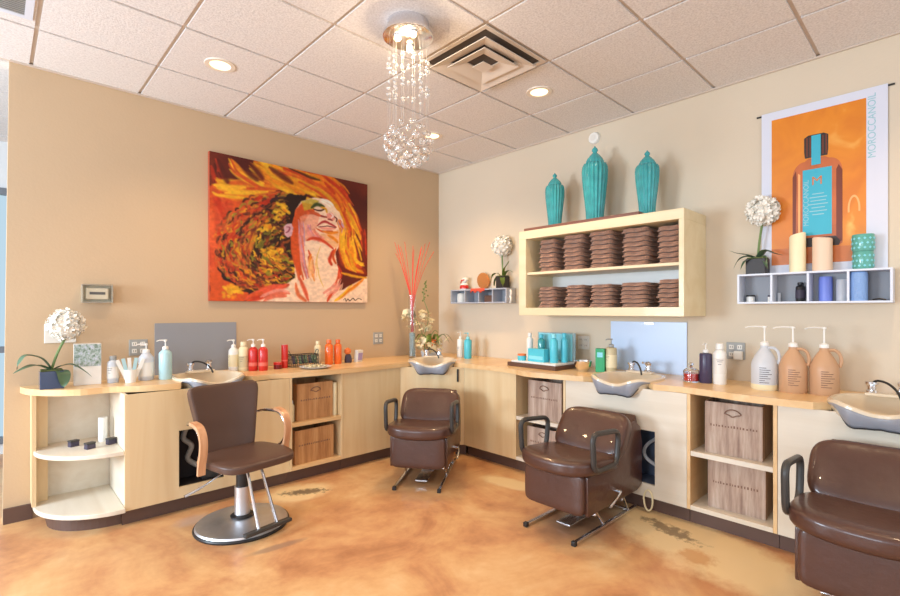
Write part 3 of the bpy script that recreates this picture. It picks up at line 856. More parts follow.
wall_plate('white triple switch plate on the left wall half behind the white flower', 'light switch', (.335, YL, 1.215), .17, .12, 'L', M['plate'], 'switch')
wall_plate('grey socket plate above the white pump bottles left of the grey splash sheet', 'electrical outlet', (.79, YL, 1.10), .12, .12, 'L', M['plate_g'], 'outlet')
wall_plate('beige socket plate between the painting and the corner flower vase', 'electrical outlet', (2.96, YL, 1.083), .125, .125, 'L', M['plate_g'], 'outlet')
wall_plate('double socket plate on the right wall above the silver bowl', 'electrical outlet', (XR, 2.289, 1.09), .115, .12, 'R', M['plate'], 'outlet')
g = wall_plate('double socket plate with a plug-in adapter right of the white bottle', 'electrical outlet', (XR, 1.075, 1.09), .12, .12, 'R', M['plate_g'], 'outlet')
MB().box(-.005, .05, -.05, -.0135, -.06, .0, .006).build('plug_adapter', M['plate'], g, False)
# thermostat in a clear guard
th = thing('wall_mounted_thermostat', 'beige thermostat in a clear plastic guard on the left wall above the white flower', 'thermostat', (.535, YL, 1.495))
m = MB(); m.box(-.088, .088, -.012, 0, -.062, .062, .004); m.build('guard_base', M['thermo2'], th, False)
m = MB(); m.box(-.066, .066, -.048, -.0125, -.042, .042, .008); m.build('thermostat_body', M['thermo2'], th, False)
m = MB(); m.box(-.045, .045, -.0515, -.0485, -.006, .012, .001); m.build('display_slot', M['slot'], th, False)
m = MB()
for (x0, x1, z0, z1) in ((-.09, .09, .058, .066), (-.09, .09, -.066, -.058), (-.09, -.082, -.058, .058), (.082, .09, -.058, .058)): m.box(x0, x1, -.062, -.0125, z0, z1, .001)
m.build('clear_guard', M['thermo'], th, False)

# splash sheets
g = thing('splash_sheet', 'flat grey splash sheet fixed to the left wall above the basin', 'splash panel', (1.198, YL, .88))
MB().box(-.302, .302, -.008, 0, .0, .398, .001).build('sheet', M['grey_sheet'], g, False)
g = thing('splash_sheet', 'pale blue splash sheet standing against the right wall behind the middle basin', 'splash panel', (XR, 1.715, .88), -PI/2)
MB().box(-.31, .31, -.012, -.003, .0, .405, .001).build('sheet', M['blue_sheet'], g, False)
m = MB(); m.box(-.02, .06, -.016, -.0125, .385, .40, .001); m.build('metal_clip', M['sheetclip'], g, False)

# ------------------------------------------------------------------ painting (a small raster of brush strokes, kept as paint colours on the canvas)
PW, PH = 340, 270
rng = np.random.default_rng(5)
img = np.zeros((PH, PW, 3))
def q2(x, y):
    """sketch coordinates (four measured corners of the canvas) to canvas units 0..1"""
    u = (x-45)/(616-45)
    yt = 30+u*112; yb = 565+u*3
    # perspective: near (left) side is larger
    uu = u*1.0/(1+.255*(1-u))
    return uu, (y-yt)/(yb-yt)
YY, XX = np.mgrid[0:PH, 0:PW]
def vnoise(sx, sy, seed, oct=3):
    r = np.random.default_rng(seed); out = np.zeros((PH, PW)); amp = 1; tot = 0
    for o in range(oct):
        gx, gy = max(2, int(sx*2**o)), max(2, int(sy*2**o))
        g_ = r.random((gy+2, gx+2))
        fx = XX/PW*gx; fy = YY/PH*gy
        ix = fx.astype(int); iy = fy.astype(int); tx = fx-ix; ty = fy-iy
        tx = tx*tx*(3-2*tx); ty = ty*ty*(3-2*ty)
        v = (g_[iy, ix]*(1-tx)+g_[iy, ix+1]*tx)*(1-ty)+(g_[iy+1, ix]*(1-tx)+g_[iy+1, ix+1]*tx)*ty
        out += amp*v; tot += amp; amp *= .5
    return out/tot
wx = (vnoise(14, 12, 1)-.5)*9; wy = (vnoise(14, 12, 2)-.5)*9
fine = vnoise(60, 60, 3, 2)
def blend(mask, col):
    global img
    c = np.array(col)/255.
    k = .90+.20*fine
    img = img*(1-mask[..., None]) + (c*k[..., None])*mask[..., None]
def inpoly(P, X, Y):
    ins = np.zeros(X.shape, bool); n = len(P)
    for i in range(n):
        x1, y1 = P[i]; x2, y2 = P[(i+1) % n]
        c = ((y1 > Y) != (y2 > Y)) & (X < (x2-x1)*(Y-y1)/((y2-y1) or 1e-9)+x1)
        ins ^= c
    return ins
def poly(pts, col, warp=1.0, alpha=1.0):
    P = [(q2(*p)[0]*PW, q2(*p)[1]*PH) for p in pts]
    m = inpoly(P, XX+wx*warp, YY+wy*warp).astype(float)
    for _ in range(1):
        m = (m+np.roll(m, 1, 0)+np.roll(m, -1, 0)+np.roll(m, 1, 1)+np.roll(m, -1, 1))/5
    blend(m*alpha, col)
def stroke(pts, w_, col, alpha=1.0, rough=.5):
    P = [(q2(p[0], p[1])[0]*PW, q2(p[0], p[1])[1]*PH) for p in smooth_line([(a, b, 0) for a, b in pts], 5)]
    w_ = w_*PW/571
    x0 = int(max(0, min(p[0] for p in P)-w_*2-6)); x1 = int(min(PW, max(p[0] for p in P)+w_*2+6))
    y0 = int(max(0, min(p[1] for p in P)-w_*2-6)); y1 = int(min(PH, max(p[1] for p in P)+w_*2+6))
    if x1 <= x0 or y1 <= y0: return
    sx = XX[y0:y1, x0:x1]+wx[y0:y1, x0:x1]*rough; sy = YY[y0:y1, x0:x1]+wy[y0:y1, x0:x1]*rough
    D = np.full(sx.shape, 1e9); n = len(P)
    for i in range(n-1):
        ax, ay = P[i]; bx, by = P[i+1]; dx, dy = bx-ax, by-ay; l2 = dx*dx+dy*dy+1e-9
        tt = np.clip(((sx-ax)*dx+(sy-ay)*dy)/l2, 0, 1)
        e = (i+tt)/n
        ww = w_*(.25+.75*np.sin(np.clip(e, .02, .98)*PI)**.6)
        D = np.minimum(D, np.hypot(sx-ax-tt*dx, sy-ay-tt*dy)/np.maximum(ww*.5, .5))
    mk = np.zeros((PH, PW)); mk[y0:y1, x0:x1] = np.clip(1.5-D, 0, 1)*alpha
    blend(mk, col)
def fan(p, spread, cols, count, width, jit=6, alpha=.85):
    """a family of strokes: p = list of (x,y); offsets across +-spread"""
    for k in range(count):
        t = rng.uniform(-1, 1); s0 = rng.uniform(0, .4); s1 = rng.uniform(.6, 1)
        Q = smooth_line([(a, b, 0) for a, b in p], 6)
        i0, i1 = int(s0*len(Q)), max(int(s0*len(Q))+3, int(s1*len(Q)))
        seg = Q[i0:i1:3]
        if len(seg) < 2: continue
        out = []
        for i, a in enumerate(seg):
            b = seg[min(i+1, len(seg)-1)]; c = seg[max(i-1, 0)]
            d = Vector((b[0]-c[0], b[1]-c[1])); 
            if d.length < 1e-6: d = Vector((1, 0))
            d.normalize()
            out.append((a[0]-d.y*t*spread+rng.uniform(-jit, jit), a[1]+d.x*t*spread+rng.uniform(-jit, jit)))
        stroke(out, width*rng.uniform(.6, 1.3), cols[int(rng.integers(len(cols)))], alpha)
MAR, DRK, RED, ORR, ORA, YEL, GOL, CRM, PNK, LIL, OLV = (84, 26, 20), (44, 24, 18), (196, 52, 24), (214, 84, 34), (232, 132, 28), (248, 190, 44), (226, 158, 32), (250, 214, 184), (238, 150, 132), (196, 150, 176), (150, 140, 40)
img[:] = np.array(MAR)/255.
blend(np.clip(vnoise(5, 5, 9)*1.8-.6, 0, 1), (124, 44, 24))
poly([(40, 150), (160, 150), (330, 180), (300, 300), (200, 420), (180, 560), (40, 570)], ORR)
fan([(70, 200), (80, 350), (110, 480)], 50, [ORR, RED, (226, 96, 52), (206, 74, 40)], 60, 26)
fan([(160, 200), (240, 190), (330, 200)], 26, [ORR, RED, (150, 50, 40)], 20, 14)
# flames sweeping across the top
fan([(60, 60), (80, 120), (130, 170), (220, 190)], 22, [MAR, RED, ORR, (110, 30, 24)], 14, 12)
fan([(60, 150), (120, 165), (230, 165), (350, 150)], 26, [YEL, ORA, GOL, YEL, ORR], 46, 16)
fan([(110, 60), (160, 110), (240, 150), (350, 165)], 16, [ORR, ORA, YEL], 16, 11)
fan([(200, 62), (270, 110), (370, 160), (480, 190)], 30, [ORA, YEL, GOL, ORR], 46, 15)
fan([(300, 82), (400, 120), (500, 190), (560, 300), (600, 420)], 26, [ORA, YEL, ORR, GOL, RED], 60, 15)
fan([(400, 105), (470, 130), (530, 190), (555, 250)], 20, [RED, ORA, ORR], 24, 12)
for p in ([(75, 60), (95, 110), (110, 140)], [(150, 62), (185, 105), (215, 130)], [(260, 85), (310, 120), (340, 140)], [(190, 70), (215, 100), (235, 125)]): stroke(p, 20, MAR, .8)
stroke([(330, 85), (390, 110), (440, 130)], 9, DRK, .7)
stroke([(120, 60), (150, 110), (210, 150), (250, 160)], 9, ORR)
# dark curly hair mass
poly([(75, 440), (120, 340), (170, 270), (240, 205), (330, 178), (395, 185), (375, 230), (350, 300), (352, 400), (362, 480), (300, 510), (190, 550), (150, 510), (110, 490)], DRK, 2.2)
for k in range(900):
    a = rng.uniform(-.1, 1.05); r = rng.uniform(.012, 1.05)**.5
    th_ = PI*.62+a*PI*.86
    ccx, ccy = 352, 365
    ex, ey = 270*r, 186*r
    x = ccx+ex*math.cos(th_); y = ccy-ey*math.sin(th_)*1.0
    if x > 352 or y > 545: continue
    tx, ty = -math.sin(th_)*ex, -math.cos(th_)*ey; l = math.hypot(tx, ty)+1e-6; tx /= l; ty /= l
    ln = rng.uniform(14, 34); c = [OLV, GOL, YEL, (206, 120, 40), (170, 84, 34), DRK, DRK, (120, 112, 36), (150, 60, 30), (96, 50, 30)][int(rng.integers(10))]
    if x < 190 and rng.random() < .6: c = [ORR, RED, (176, 70, 40)][int(rng.integers(3))]
    sgn = rng.choice([-1, 1])
    stroke([(x, y), (x+tx*ln*.5-ty*6*sgn, y+ty*ln*.5+tx*6*sgn), (x+tx*ln, y+ty*ln)], rng.uniform(5, 10), c, .85, .8)
for c_, r_ in (((250, 300), 26), ((270, 385), 26), ((310, 235), 22), ((130, 525), 34), ((215, 250), 18)):
    for k in range(18):
        a = rng.uniform(0, 2*PI); d = rng.uniform(0, r_)
        stroke([(c_[0]+d*math.cos(a)*1.4, c_[1]+d*math.sin(a)*.8), (c_[0]+d*math.cos(a)*1.4+rng.uniform(-12, 12), c_[1]+d*math.sin(a)*.8+rng.uniform(-8, 8))], 10, [YEL, GOL, YEL, ORA][int(rng.integers(4))], .85)
fan([(85, 440), (120, 350), (170, 280), (240, 215), (320, 185)], 8, [DRK, (60, 30, 40)], 22, 10)
fan([(70, 430), (105, 340), (155, 265), (225, 200), (320, 172)], 16, [ORR, RED, (186, 80, 44), (206, 110, 50)], 46, 8)
fan([(150, 500), (150, 400), (190, 300), (260, 230)], 24, [(196, 84, 44), ORA, (150, 66, 34)], 40, 8)
for k in range(420):
    th_ = rng.uniform(PI*.62, PI*1.42); r = rng.uniform(.62, 1.06)
    ex, ey = 276*r, 190*r; x = 352+ex*math.cos(th_); y = 362-ey*math.sin(th_)
    if x > 330 or y > 545 or x < 48: continue
    tx, ty = -math.sin(th_)*ex, -math.cos(th_)*ey; l = math.hypot(tx, ty)+1e-6; tx /= l; ty /= l
    ln = rng.uniform(12, 30); sgn = rng.choice([-1, 1])
    c = [ORR, RED, (186, 80, 44), (120, 56, 30), DRK, GOL, OLV, (206, 110, 50), (96, 44, 30)][int(rng.integers(9))]
    stroke([(x, y), (x+tx*ln*.5-ty*5*sgn, y+ty*ln*.5+tx*5*sgn), (x+tx*ln, y+ty*ln)], rng.uniform(5, 9), c, .8, .8)
for k in range(26):
    a = rng.uniform(0, 2*PI); d = rng.uniform(0, 26)
    stroke([(130+d*math.cos(a), 520+d*.7*math.sin(a)), (130+d*math.cos(a)+rng.uniform(-12, 12), 520+d*.7*math.sin(a)+rng.uniform(-8, 8))], 10, [YEL, GOL][int(rng.integers(2))], .85)
# neck, chest, face
poly([(172, 568), (230, 540), (300, 512), (352, 480), (372, 520), (520, 520), (618, 470), (618, 570)], CRM, .7)
poly([(352, 240), (372, 205), (420, 192), (470, 200), (512, 240), (532, 300), (520, 350), (498, 385), (505, 430), (520, 470), (470, 560), (360, 560), (350, 440), (346, 330)], CRM, .5)
fan([(180, 560), (260, 530), (340, 500)], 14, [RED, ORR, (230, 90, 60)], 16, 12)
fan([(360, 240), (352, 330), (362, 430), (385, 530)], 9, [ORR, (206, 74, 40), ORR], 26, 10, 3)
fan([(378, 260), (372, 340), (385, 430), (400, 500)], 6, [LIL, PNK, (220, 110, 90)], 14, 7, 2)
fan([(395, 380), (408, 430), (412, 480)], 8, [ORR, RED], 8, 8, 2)
poly([(355, 235), (376, 208), (415, 215), (425, 240), (395, 262), (368, 300), (358, 330)], ORR, .6)
fan([(440, 200), (480, 215), (512, 250)], 7, [CRM, (255, 244, 228)], 10, 8, 2)
poly([(372, 206), (412, 196), (440, 204), (420, 232), (385, 240)], (196, 170, 50), .5, .8)
poly([(368, 262), (400, 246), (440, 258), (430, 300), (405, 345), (372, 350)], (238, 156, 126), .5, .75)
poly([(440, 320), (480, 322), (515, 300), (522, 340), (500, 372), (460, 352)], (238, 168, 110), .5, .7)
fan([(372, 270), (376, 320), (384, 380)], 10, [PNK, (226, 120, 96), LIL], 14, 7, 3)
fan([(415, 300), (430, 330), (470, 345)], 8, [PNK, (226, 120, 96)], 8, 6, 2)
stroke([(412, 228), (432, 216), (458, 224)], 12, (60, 70, 34)); stroke([(420, 232), (442, 238), (462, 232)], 6, (70, 30, 24))
stroke([(446, 226), (464, 232), (468, 244)], 8, GOL)
stroke([(400, 240), (440, 256), (470, 262)], 7, (150, 40, 34)); stroke([(380, 250), (420, 246), (440, 256)], 12, (214, 90, 50))
poly([(466, 248), (486, 244), (500, 262), (488, 276), (468, 270)], PNK, .4); stroke([(470, 268), (486, 272)], 5, (120, 30, 36)); stroke([(492, 256), (502, 266), (500, 276)], 5, (96, 26, 30))
stroke([(480, 246), (490, 256), (482, 264)], 5, (250, 230, 226))
stroke([(432, 290), (456, 276), (478, 284), (500, 296)], 8, (176, 40, 44)); stroke([(440, 296), (466, 302), (496, 302)], 9, PNK); stroke([(436, 294), (468, 293), (498, 298)], 3.5, (90, 22, 30))
stroke([(430, 300), (452, 312), (488, 312)], 8, ORR); stroke([(452, 312), (480, 318), (505, 314)], 9, ORA)
fan([(400, 285), (400, 310), (420, 335), (450, 350)], 7, [LIL, (206, 120, 140), PNK], 12, 8, 2)
fan([(505, 270), (525, 310), (515, 350)], 7, [(206, 74, 50), LIL, ORA], 12, 8, 2)
stroke([(395, 345), (420, 338), (460, 350), (490, 372)], 11, (206, 64, 34)); stroke([(470, 325), (492, 335), (505, 350)], 10, ORA)
stroke([(445, 365), (432, 410), (438, 460), (455, 510)], 5, (232, 190, 110)); stroke([(492, 378), (478, 410), (484, 430)], 13, RED); stroke([(500, 372), (490, 400), (500, 425)], 10, ORR)
stroke([(512, 440), (508, 480), (488, 530), (470, 560)], 13, (214, 72, 34)); stroke([(505, 430), (520, 455), (516, 480)], 8, RED)
stroke([(520, 458), (560, 470), (610, 478)], 9, GOL); stroke([(600, 482), (560, 515), (500, 556)], 13, ORA); stroke([(560, 500), (520, 540), (495, 560)], 7, YEL)
fan([(420, 395), (412, 450), (425, 520)], 14, [(244, 190, 120), ORA, (238, 170, 120)], 10, 7, 2)
fan([(520, 480), (500, 520), (450, 555)], 16, [PNK, (240, 190, 160), (246, 200, 150)], 12, 8, 3)
fan([(230, 552), (300, 532), (350, 545)], 10, [PNK, (226, 110, 80)], 10, 8, 3)
stroke([(365, 470), (385, 520), (400, 560)], 12, (222, 92, 60)); stroke([(356, 500), (366, 540), (390, 562)], 14, ORR, .8)
# hair right of the neck
poly([(535, 330), (560, 345), (600, 440), (616, 470), (560, 462), (518, 440), (508, 400), (520, 370)], (140, 44, 20), .8)
fan([(535, 300), (540, 370), (560, 430), (600, 455)], 24, [ORA, GOL, YEL, ORR], 46, 12)
stroke([(505, 385), (515, 430), (560, 460), (612, 468)], 9, (110, 30, 20)); fan([(600, 300), (606, 380), (612, 450)], 8, [RED, ORR, (120, 34, 20)], 12, 9, 3)
# ear
poly([(312, 296), (322, 284), (340, 284), (346, 300), (340, 328), (326, 336), (314, 322)], (222, 170, 176), .4); stroke([(322, 296), (334, 298), (330, 312), (320, 318)], 5, (150, 70, 90))
# signature squiggle
stroke([(527, 556), (534, 550), (538, 560), (545, 552), (552, 558), (562, 550), (570, 557), (582, 551), (594, 556)], 3, DRK)
for _ in range(1): img = (img*2+np.roll(img, 1, 0)+np.roll(img, 1, 1))/4
img[0] = img[1]; img[:, 0] = img[:, 1]
img = np.clip(img, 0, 1)
img = (img*.94)**1.0
lin = np.where(img <= .04045, img/12.92, ((img+.055)/1.055)**2.4)
def paint_mesh(name, arr, w_, h_):
    ph, pw = arr.shape[:2]
    xs = np.linspace(0, w_, pw); zs = np.linspace(h_, 0, ph)
    co = np.zeros((ph, pw, 3)); co[..., 0] = xs[None]; co[..., 2] = zs[:, None]
    idx = np.arange(ph*pw).reshape(ph, pw)
    f = np.stack([idx[:-1, :-1], idx[1:, :-1], idx[1:, 1:], idx[:-1, 1:]], -1).reshape(-1, 4)
    me = bpy.data.meshes.new(name)
    me.from_pydata(co.reshape(-1, 3).tolist(), [], f.tolist())
    ca = me.color_attributes.new('Paint', 'FLOAT_COLOR', 'POINT')
    ca.data.foreach_set('color', np.concatenate([arr.reshape(-1, 3), np.ones((ph*pw, 1))], 1).ravel())
    me.materials.append(M['paint']); return me
pa = thing('art_painting', 'unframed canvas painting of a woman with flaming orange hair on the left wall', 'painting', (1.276, YL, 1.455))
MB().box(0, 1.527, -.036, -.001, 0, 1.222, .002).build('stretcher', M['canvas_edge'], pa, False)
o = bpy.data.objects.new('painted_canvas', paint_mesh('painted_canvas', lin, 1.525, 1.220)); C.objects.link(o); o.parent = pa; o.location = (.001, -.0375, .001)

# ------------------------------------------------------------------ poster on the right wall (local x = -Y world, faces -X)
po = thing('hanging_poster', 'white edged orange banner showing an amber hair oil bottle, above the right cubby shelf', 'poster', (XR, .915, 1.63), -PI/2)
def PP(y, z): return (.915-y, z-1.63)      # wall (Y, Z) to poster coordinates
MB().box(0, .642, -.012, -.008, 0, 1.085).build('banner_sheet', M['banner'], po, False)
MB().tube([(-.03, -.004, 1.075), (.672, -.004, 1.075)], .006, 8).build('hanging_rod', M['black'], po)
def om():
    m = bpy.data.materials.new('orange_print'); m.use_nodes = True
    nt = m.node_tree; b = nt.nodes['Principled BSDF']; L = nt.links.new; N = nt.nodes.new
    tc = N('ShaderNodeTexCoord'); n = N('ShaderNodeTexNoise'); n.inputs['Scale'].default_value = 3.2; n.inputs['Detail'].default_value = 3; n.inputs['Distortion'].default_value = 1.5
    L(tc.outputs['Object'], n.inputs['Vector'])
    r = ramp(nt, [(.35, srgb(214, 120, 16)), (.62, srgb(226, 136, 22)), (.8, srgb(244, 186, 92))]); L(n.outputs['Fac'], r.inputs['Fac']); L(r.outputs['Color'], b.inputs['Base Color'])
    b.inputs['Roughness'].default_value = .4
    return m
M['oprint'] = om()
def pshape(name, pts, y, m, parent=po, th=.0006):
    return MB().prism([PP(*p) for p in pts], y-th, y, 'y').build(name, m, parent, False)
pr = pshape('orange_print', [(.856, 1.68), (.37, 1.68), (.37, 2.66), (.856, 2.66)], -.0122, M['oprint'])
M['amberp'] = mat('amber_print', srgb(196, 104, 54), .4, var=(6, .25)); M['amberd'] = mat('dark_amber_print', srgb(120, 52, 26), .4)
M['capp'] = mat('cap_print', srgb(52, 40, 34), .4); M['tealp'] = mat('teal_print', srgb(60, 176, 200), .4); M['orangp'] = mat('copper_print', srgb(206, 116, 50), .4); M['lightp'] = mat('pale_print', srgb(240, 178, 110), .4); M['txtp'] = mat('pale_teal_print', srgb(150, 196, 206), .5)
body = []
for a, b in ((.738, 1.80), (.738, 2.25)): body.append((a, b))
for k in range(9):
    t = k/8*PI/2; body.append((.738-.065*(1-math.cos(t)), 2.25+.09*math.sin(t)))
body += [(.655, 2.355), (.57, 2.355)]
for k in range(9):
    t = (1-k/8)*PI/2; body.append((.482+.065*(1-math.cos(t)), 2.25+.09*math.sin(t)))
body += [(.482, 1.80), (.50, 1.785), (.72, 1.785)]
bt = pshape('printed_bottle', body, -.0130, M['amberp'])
pshape('bottle_shade', [(.738, 1.81), (.722, 1.81), (.716, 2.25), (.72, 2.29), (.738, 2.25)], -.0138, M['amberd'], bt)
pshape('bottle_shade', [(.482, 1.81), (.512, 1.81), (.512, 2.26), (.50, 2.29), (.482, 2.25)], -.0138, M['amberd'], bt)
pshape('bottle_light', [(.708, 1.82), (.697, 1.82), (.697, 2.26), (.708, 2.27)], -.0138, M['lightp'], bt)
pshape('cap_print', [(.672, 2.36), (.556, 2.36), (.552, 2.40), (.552, 2.49), (.575, 2.505), (.655, 2.505), (.676, 2.49), (.676, 2.40)], -.0138, M['capp'], bt)
for k in range(7): pshape('cap_ridge', [(.664-k*.0165, 2.37), (.658-k*.0165, 2.37), (.658-k*.0165, 2.49), (.664-k*.0165, 2.49)], -.0143, M['amberd'], bt)
pshape('label_print', [(.684, 1.86), (.534, 1.86), (.534, 2.285), (.684, 2.285)], -.0138, M['tealp'], bt)
pshape('seal_strip', [(.638, 2.31), (.590, 2.31), (.590, 2.50), (.638, 2.50)], -.0150, M['tealp'], bt)
pshape('base_print', [(.72, 1.785), (.50, 1.785), (.49, 1.81), (.515, 1.845), (.70, 1.845), (.73, 1.81)], -.0142, M['capp'], bt)
pshape('ground_reflection', [(.856, 1.68), (.37, 1.68), (.37, 1.775), (.856, 1.79)], -.0128, M['orangp'])
sw = [(.427+.03*math.cos(PI*1.15*k/16-.25), 2.0+.085*math.sin(PI*1.15*k/16-.25)) for k in range(17)]
sw += [(.427+.021*math.cos(PI*1.15*k/16-.25), 2.0+.072*math.sin(PI*1.15*k/16-.25)) for k in range(16, -1, -1)]
pshape('swirl_print', sw, -.0128, M['lightp'])

def text_mesh(name, txt, size, m, parent, loc, rot, ext=.0004):
    cu = bpy.data.curves.new(name, 'FONT'); cu.body = txt; cu.size = size; cu.align_x = 'CENTER'; cu.align_y = 'CENTER'; cu.extrude = ext
    tmp = bpy.data.objects.new(name, cu); C.objects.link(tmp)
    bpy.context.view_layer.update()
    me = bpy.data.meshes.new_from_object(tmp.evaluated_get(bpy.context.evaluated_depsgraph_get()))
    bpy.data.objects.remove(tmp); me.materials.clear(); me.materials.append(m)
    o = bpy.data.objects.new(name, me); C.objects.link(o); o.parent = parent; o.location = loc; o.rotation_euler = rot
    return o
x, z = PP(.343, 2.485); t_ = text_mesh('lettering', 'MOROCCANOIL', .052, M['txtp'], po, (x, -.0126, z), (PI/2, -PI/2, 0))
x, z = PP(.609, 2.205); text_mesh('letter_m', 'M', .078, M['orangp'], bt, (x, -.0144, z), (PI/2, 0, 0))
x, z = PP(.665, 2.07); text_mesh('side_lettering', 'MOROCCANOIL', .040, M['txtp'], bt, (x, -.0144, z), (PI/2, -PI/2, 0))
for k in range(7):
    ww = (.03, .045, .04, .05, .035, .045, .03)[k]
    pshape('fine_print_line', [(.603+ww, 2.12-k*.022), (.603-ww, 2.12-k*.022), (.603-ww, 2.126-k*.022), (.603+ww, 2.126-k*.022)], -.0144, M['txtp'], bt)

# ------------------------------------------------------------------ big towel shelf
ts = thing('wall_shelf', 'deep pale wood box shelf with two tiers of towels on the right wall', 'shelf', (0, 0, 0))
X0 = 3.41; y0, y1, z0, z1 = 1.273, 2.689, 1.335, 2.078
def tb(name, *a): MB().box(*a, .002).build(name, M['maple_w'], ts, False)
M['maple_w'] = wood_mat('cream_birch', srgb(226, 208, 166), srgb(236, 222, 186), axis='Y', stretch=8)
tb('top_board', X0, XR-.001, y0, y1, z1-.072, z1)
tb('bottom_board', X0, XR-.001, y0, y1, z0, z0+.065)
tb('side_board', X0, XR-.001, y0, y0+.035, z0+.065, z1-.072)
tb('side_board', X0, XR-.001, y1-.075, y1, z0+.065, z1-.072)
tb('middle_board', X0+.02, XR-.012, y0+.036, y1-.076, 1.690, 1.712)
MB().box(XR-.01, XR-.002, y0+.036, y1-.076, z0+.066, z1-.073).build('back_panel', M['white'], ts, False)
# towels: one folded shape, copied one by one
tw = None
ords = ['bottom', 'second', 'third', 'fourth', 'fifth', 'sixth', 'seventh', 'eighth', 'ninth']
cols_ = ['leftmost', 'second', 'middle', 'fourth', 'rightmost']
def towel_mesh(wd, dp, h):
    m = MB()
    # folded towel: three rounded layers seen from the front as soft bands with a fold at the front
    t = bmesh.new(); bmesh.ops.create_cube(t, size=2); bmesh.ops.subdivide_edges(t, edges=list(t.edges), cuts=12, use_grid_fill=True)
    for v in t.verts:
        p = v.co; q = Vector((abs(p.x)**1, abs(p.y)**1, abs(p.z)**1)); pw = 7
        Ln = (q.x**pw+q.y**pw)**(1/pw); k = 1/Ln if Ln > 0 else 1
        x_, y_ = p.x*(1 if Ln == 0 else min(1, max(abs(p.x), abs(p.y))/Ln)), p.y*(1 if Ln == 0 else min(1, max(abs(p.x), abs(p.y))/Ln))
        edge_ = max(abs(p.x), abs(p.y))
        zz = p.z*(1-.26*max(0, (edge_-.72)/.28)**2)
        v.co = Vector((x_*dp/2, y_*wd/2, zz*h/2 + h/2 + .0012*math.sin(p.y*2+p.x*3)))
    m.merge(t); return m
def soften(m):
    """terry softness: small dents, and a crease where the towel is folded back on itself"""
    for v in m.b.verts:
        c = v.co; t = c.z/.036
        k = 1 - .045*math.exp(-((t-.5)/.16)**2)
        c.x *= k; c.y *= k
        c.z += .0022*math.sin(c.x*37+1)*math.sin(c.y*43)
        c.x += .004*math.sin(c.y*52+t*4); c.y += .004*math.sin(c.x*41+t*5)
    return m
towel0 = soften(towel_mesh(.215, .30, .036)).build('folded_towel', M['towel'], None, True, )
made = False
for tier, (zb, tops, ycs, cnts) in enumerate(((1.712, None, (2.43, 2.18, 1.925, 1.645, 1.395), (7, 8, 8, 8, 7)), (1.40, None, (2.43, 2.165, 1.92, 1.66, 1.395), (6, 6, 6, 6, 6)))):
    tname = ('upper', 'lower')[tier]
    for ci, yc in enumerate(ycs):
        hts = ((.278, .29, .292, .283, .27), (.182, .188, .184, .188, .20))[tier][ci]
        n = cnts[ci]; hh = hts/n
        for k in range(n):
            if not made: o = towel0; made = True
            else:
                o = towel0.copy(); C.objects.link(o)
            wdt = (.20, .205, .22, .235, .185)[ci]
            o.location = (X0+.205+random.uniform(-.006, .006), yc+.006+random.uniform(-.008, .008), zb+k*hh)
            o.scale = (1, wdt*.90/.215*random.uniform(.94, 1.04), hh/.036)
            o.rotation_euler = (random.uniform(-.012, .012), 0, random.uniform(-.05, .05))
            pos = 'top' if k == n-1 else ords[k]
            setp(o, 'brown folded towel, %s in the %s stack of the %s tier' % (pos + (' from below' if 0 < k < n-1 else ''), cols_[ci] if ci in (0, 2, 4) else cols_[ci]+' from left', tname), 'towel', 'brown towels on the wall shelf')
# plank and jars on top
pk = MB().box(3.435, 3.74, 1.60, 2.655, z1+.001, z1+.028, .003).build('display_plank', M['plank'], None, False)
setp(pk, 'dark red brown plank lying on top of the towel shelf under the jars', 'plank')
def ginger_jar(label, y, h, r, x=3.60):
    t = thing('ribbed_lidded_jar', label, 'jar', (x, y, z1+.028), 0, 'turquoise ribbed jars')
    rp = lambda a, hh: 1+.075*math.cos(a*18)
    b = [(0, 0), (.68*r, 0), (.66*r, .02*h), (.71*r, .15*h), (.86*r, .38*h), (.97*r, .56*h), (r, .67*h), (.97*r, .73*h), (.86*r, .765*h), (.70*r, .775*h), (0, .775*h)]
    MB().lathe(b, 96, ripple=rp).build('jar_body', M['teal'], t, True, 80)
    l = [(0, .776*h), (.70*r, .776*h), (.72*r, .795*h), (.60*r, .835*h), (.36*r, .885*h), (.22*r, .905*h), (.18*r, .92*h), (.26*r, .94*h), (.22*r, .965*h), (.08*r, .985*h), (.05*r, h), (0, h)]
    MB().lathe(l, 64, ripple=lambda a, hh: 1+(.04*math.cos(a*16) if hh < .85*h else 0)).build('lid', M['teal'], t, True, 80)
ginger_jar('shortest turquoise ribbed jar with lid, leftmost on the towel shelf', 2.44, .485, .079)
ginger_jar('tallest turquoise ribbed jar with lid, in the middle of the towel shelf top', 2.05, .625, .098)
ginger_jar('medium turquoise ribbed jar with lid, rightmost on the towel shelf', 1.612, .485, .082)

# ------------------------------------------------------------------ cubby shelves
def cubby(label, ya, yb, za, zb, xf, divs, mt, th=.012):
    t = thing('cubby_shelf', label, 'shelf', (0, 0, 0))
    MB().box(xf, XR-.001, ya, yb, zb-th, zb, .001).build('top_board', mt, t, False)
    MB().box(xf, XR-.001, ya, yb, za, za+th, .001).build('bottom_board', mt, t, False)
    for d in [ya+th/2]+divs+[yb-th/2]: MB().box(xf, XR-.008, d-th/2, d+th/2, za+th, zb-th, .0005).build('divider', mt, t, False)
    MB().box(XR-.008, XR-.002, ya+.001, yb-.001, za+th, zb-th).build('back_panel', M['cubbyback'], t, False)
    return t
cs = cubby('short grey cubby shelf with four openings near the room corner', 3.06, 3.86, 1.452, 1.602, 3.68, [3.245, 3.435, 3.64], M['cubby_g'])
c3 = cubby('long white cubby shelf with four openings under the orange banner', .243, 1.028, 1.422, 1.622, 3.69, [.83, .635, .44], M['cubby'])

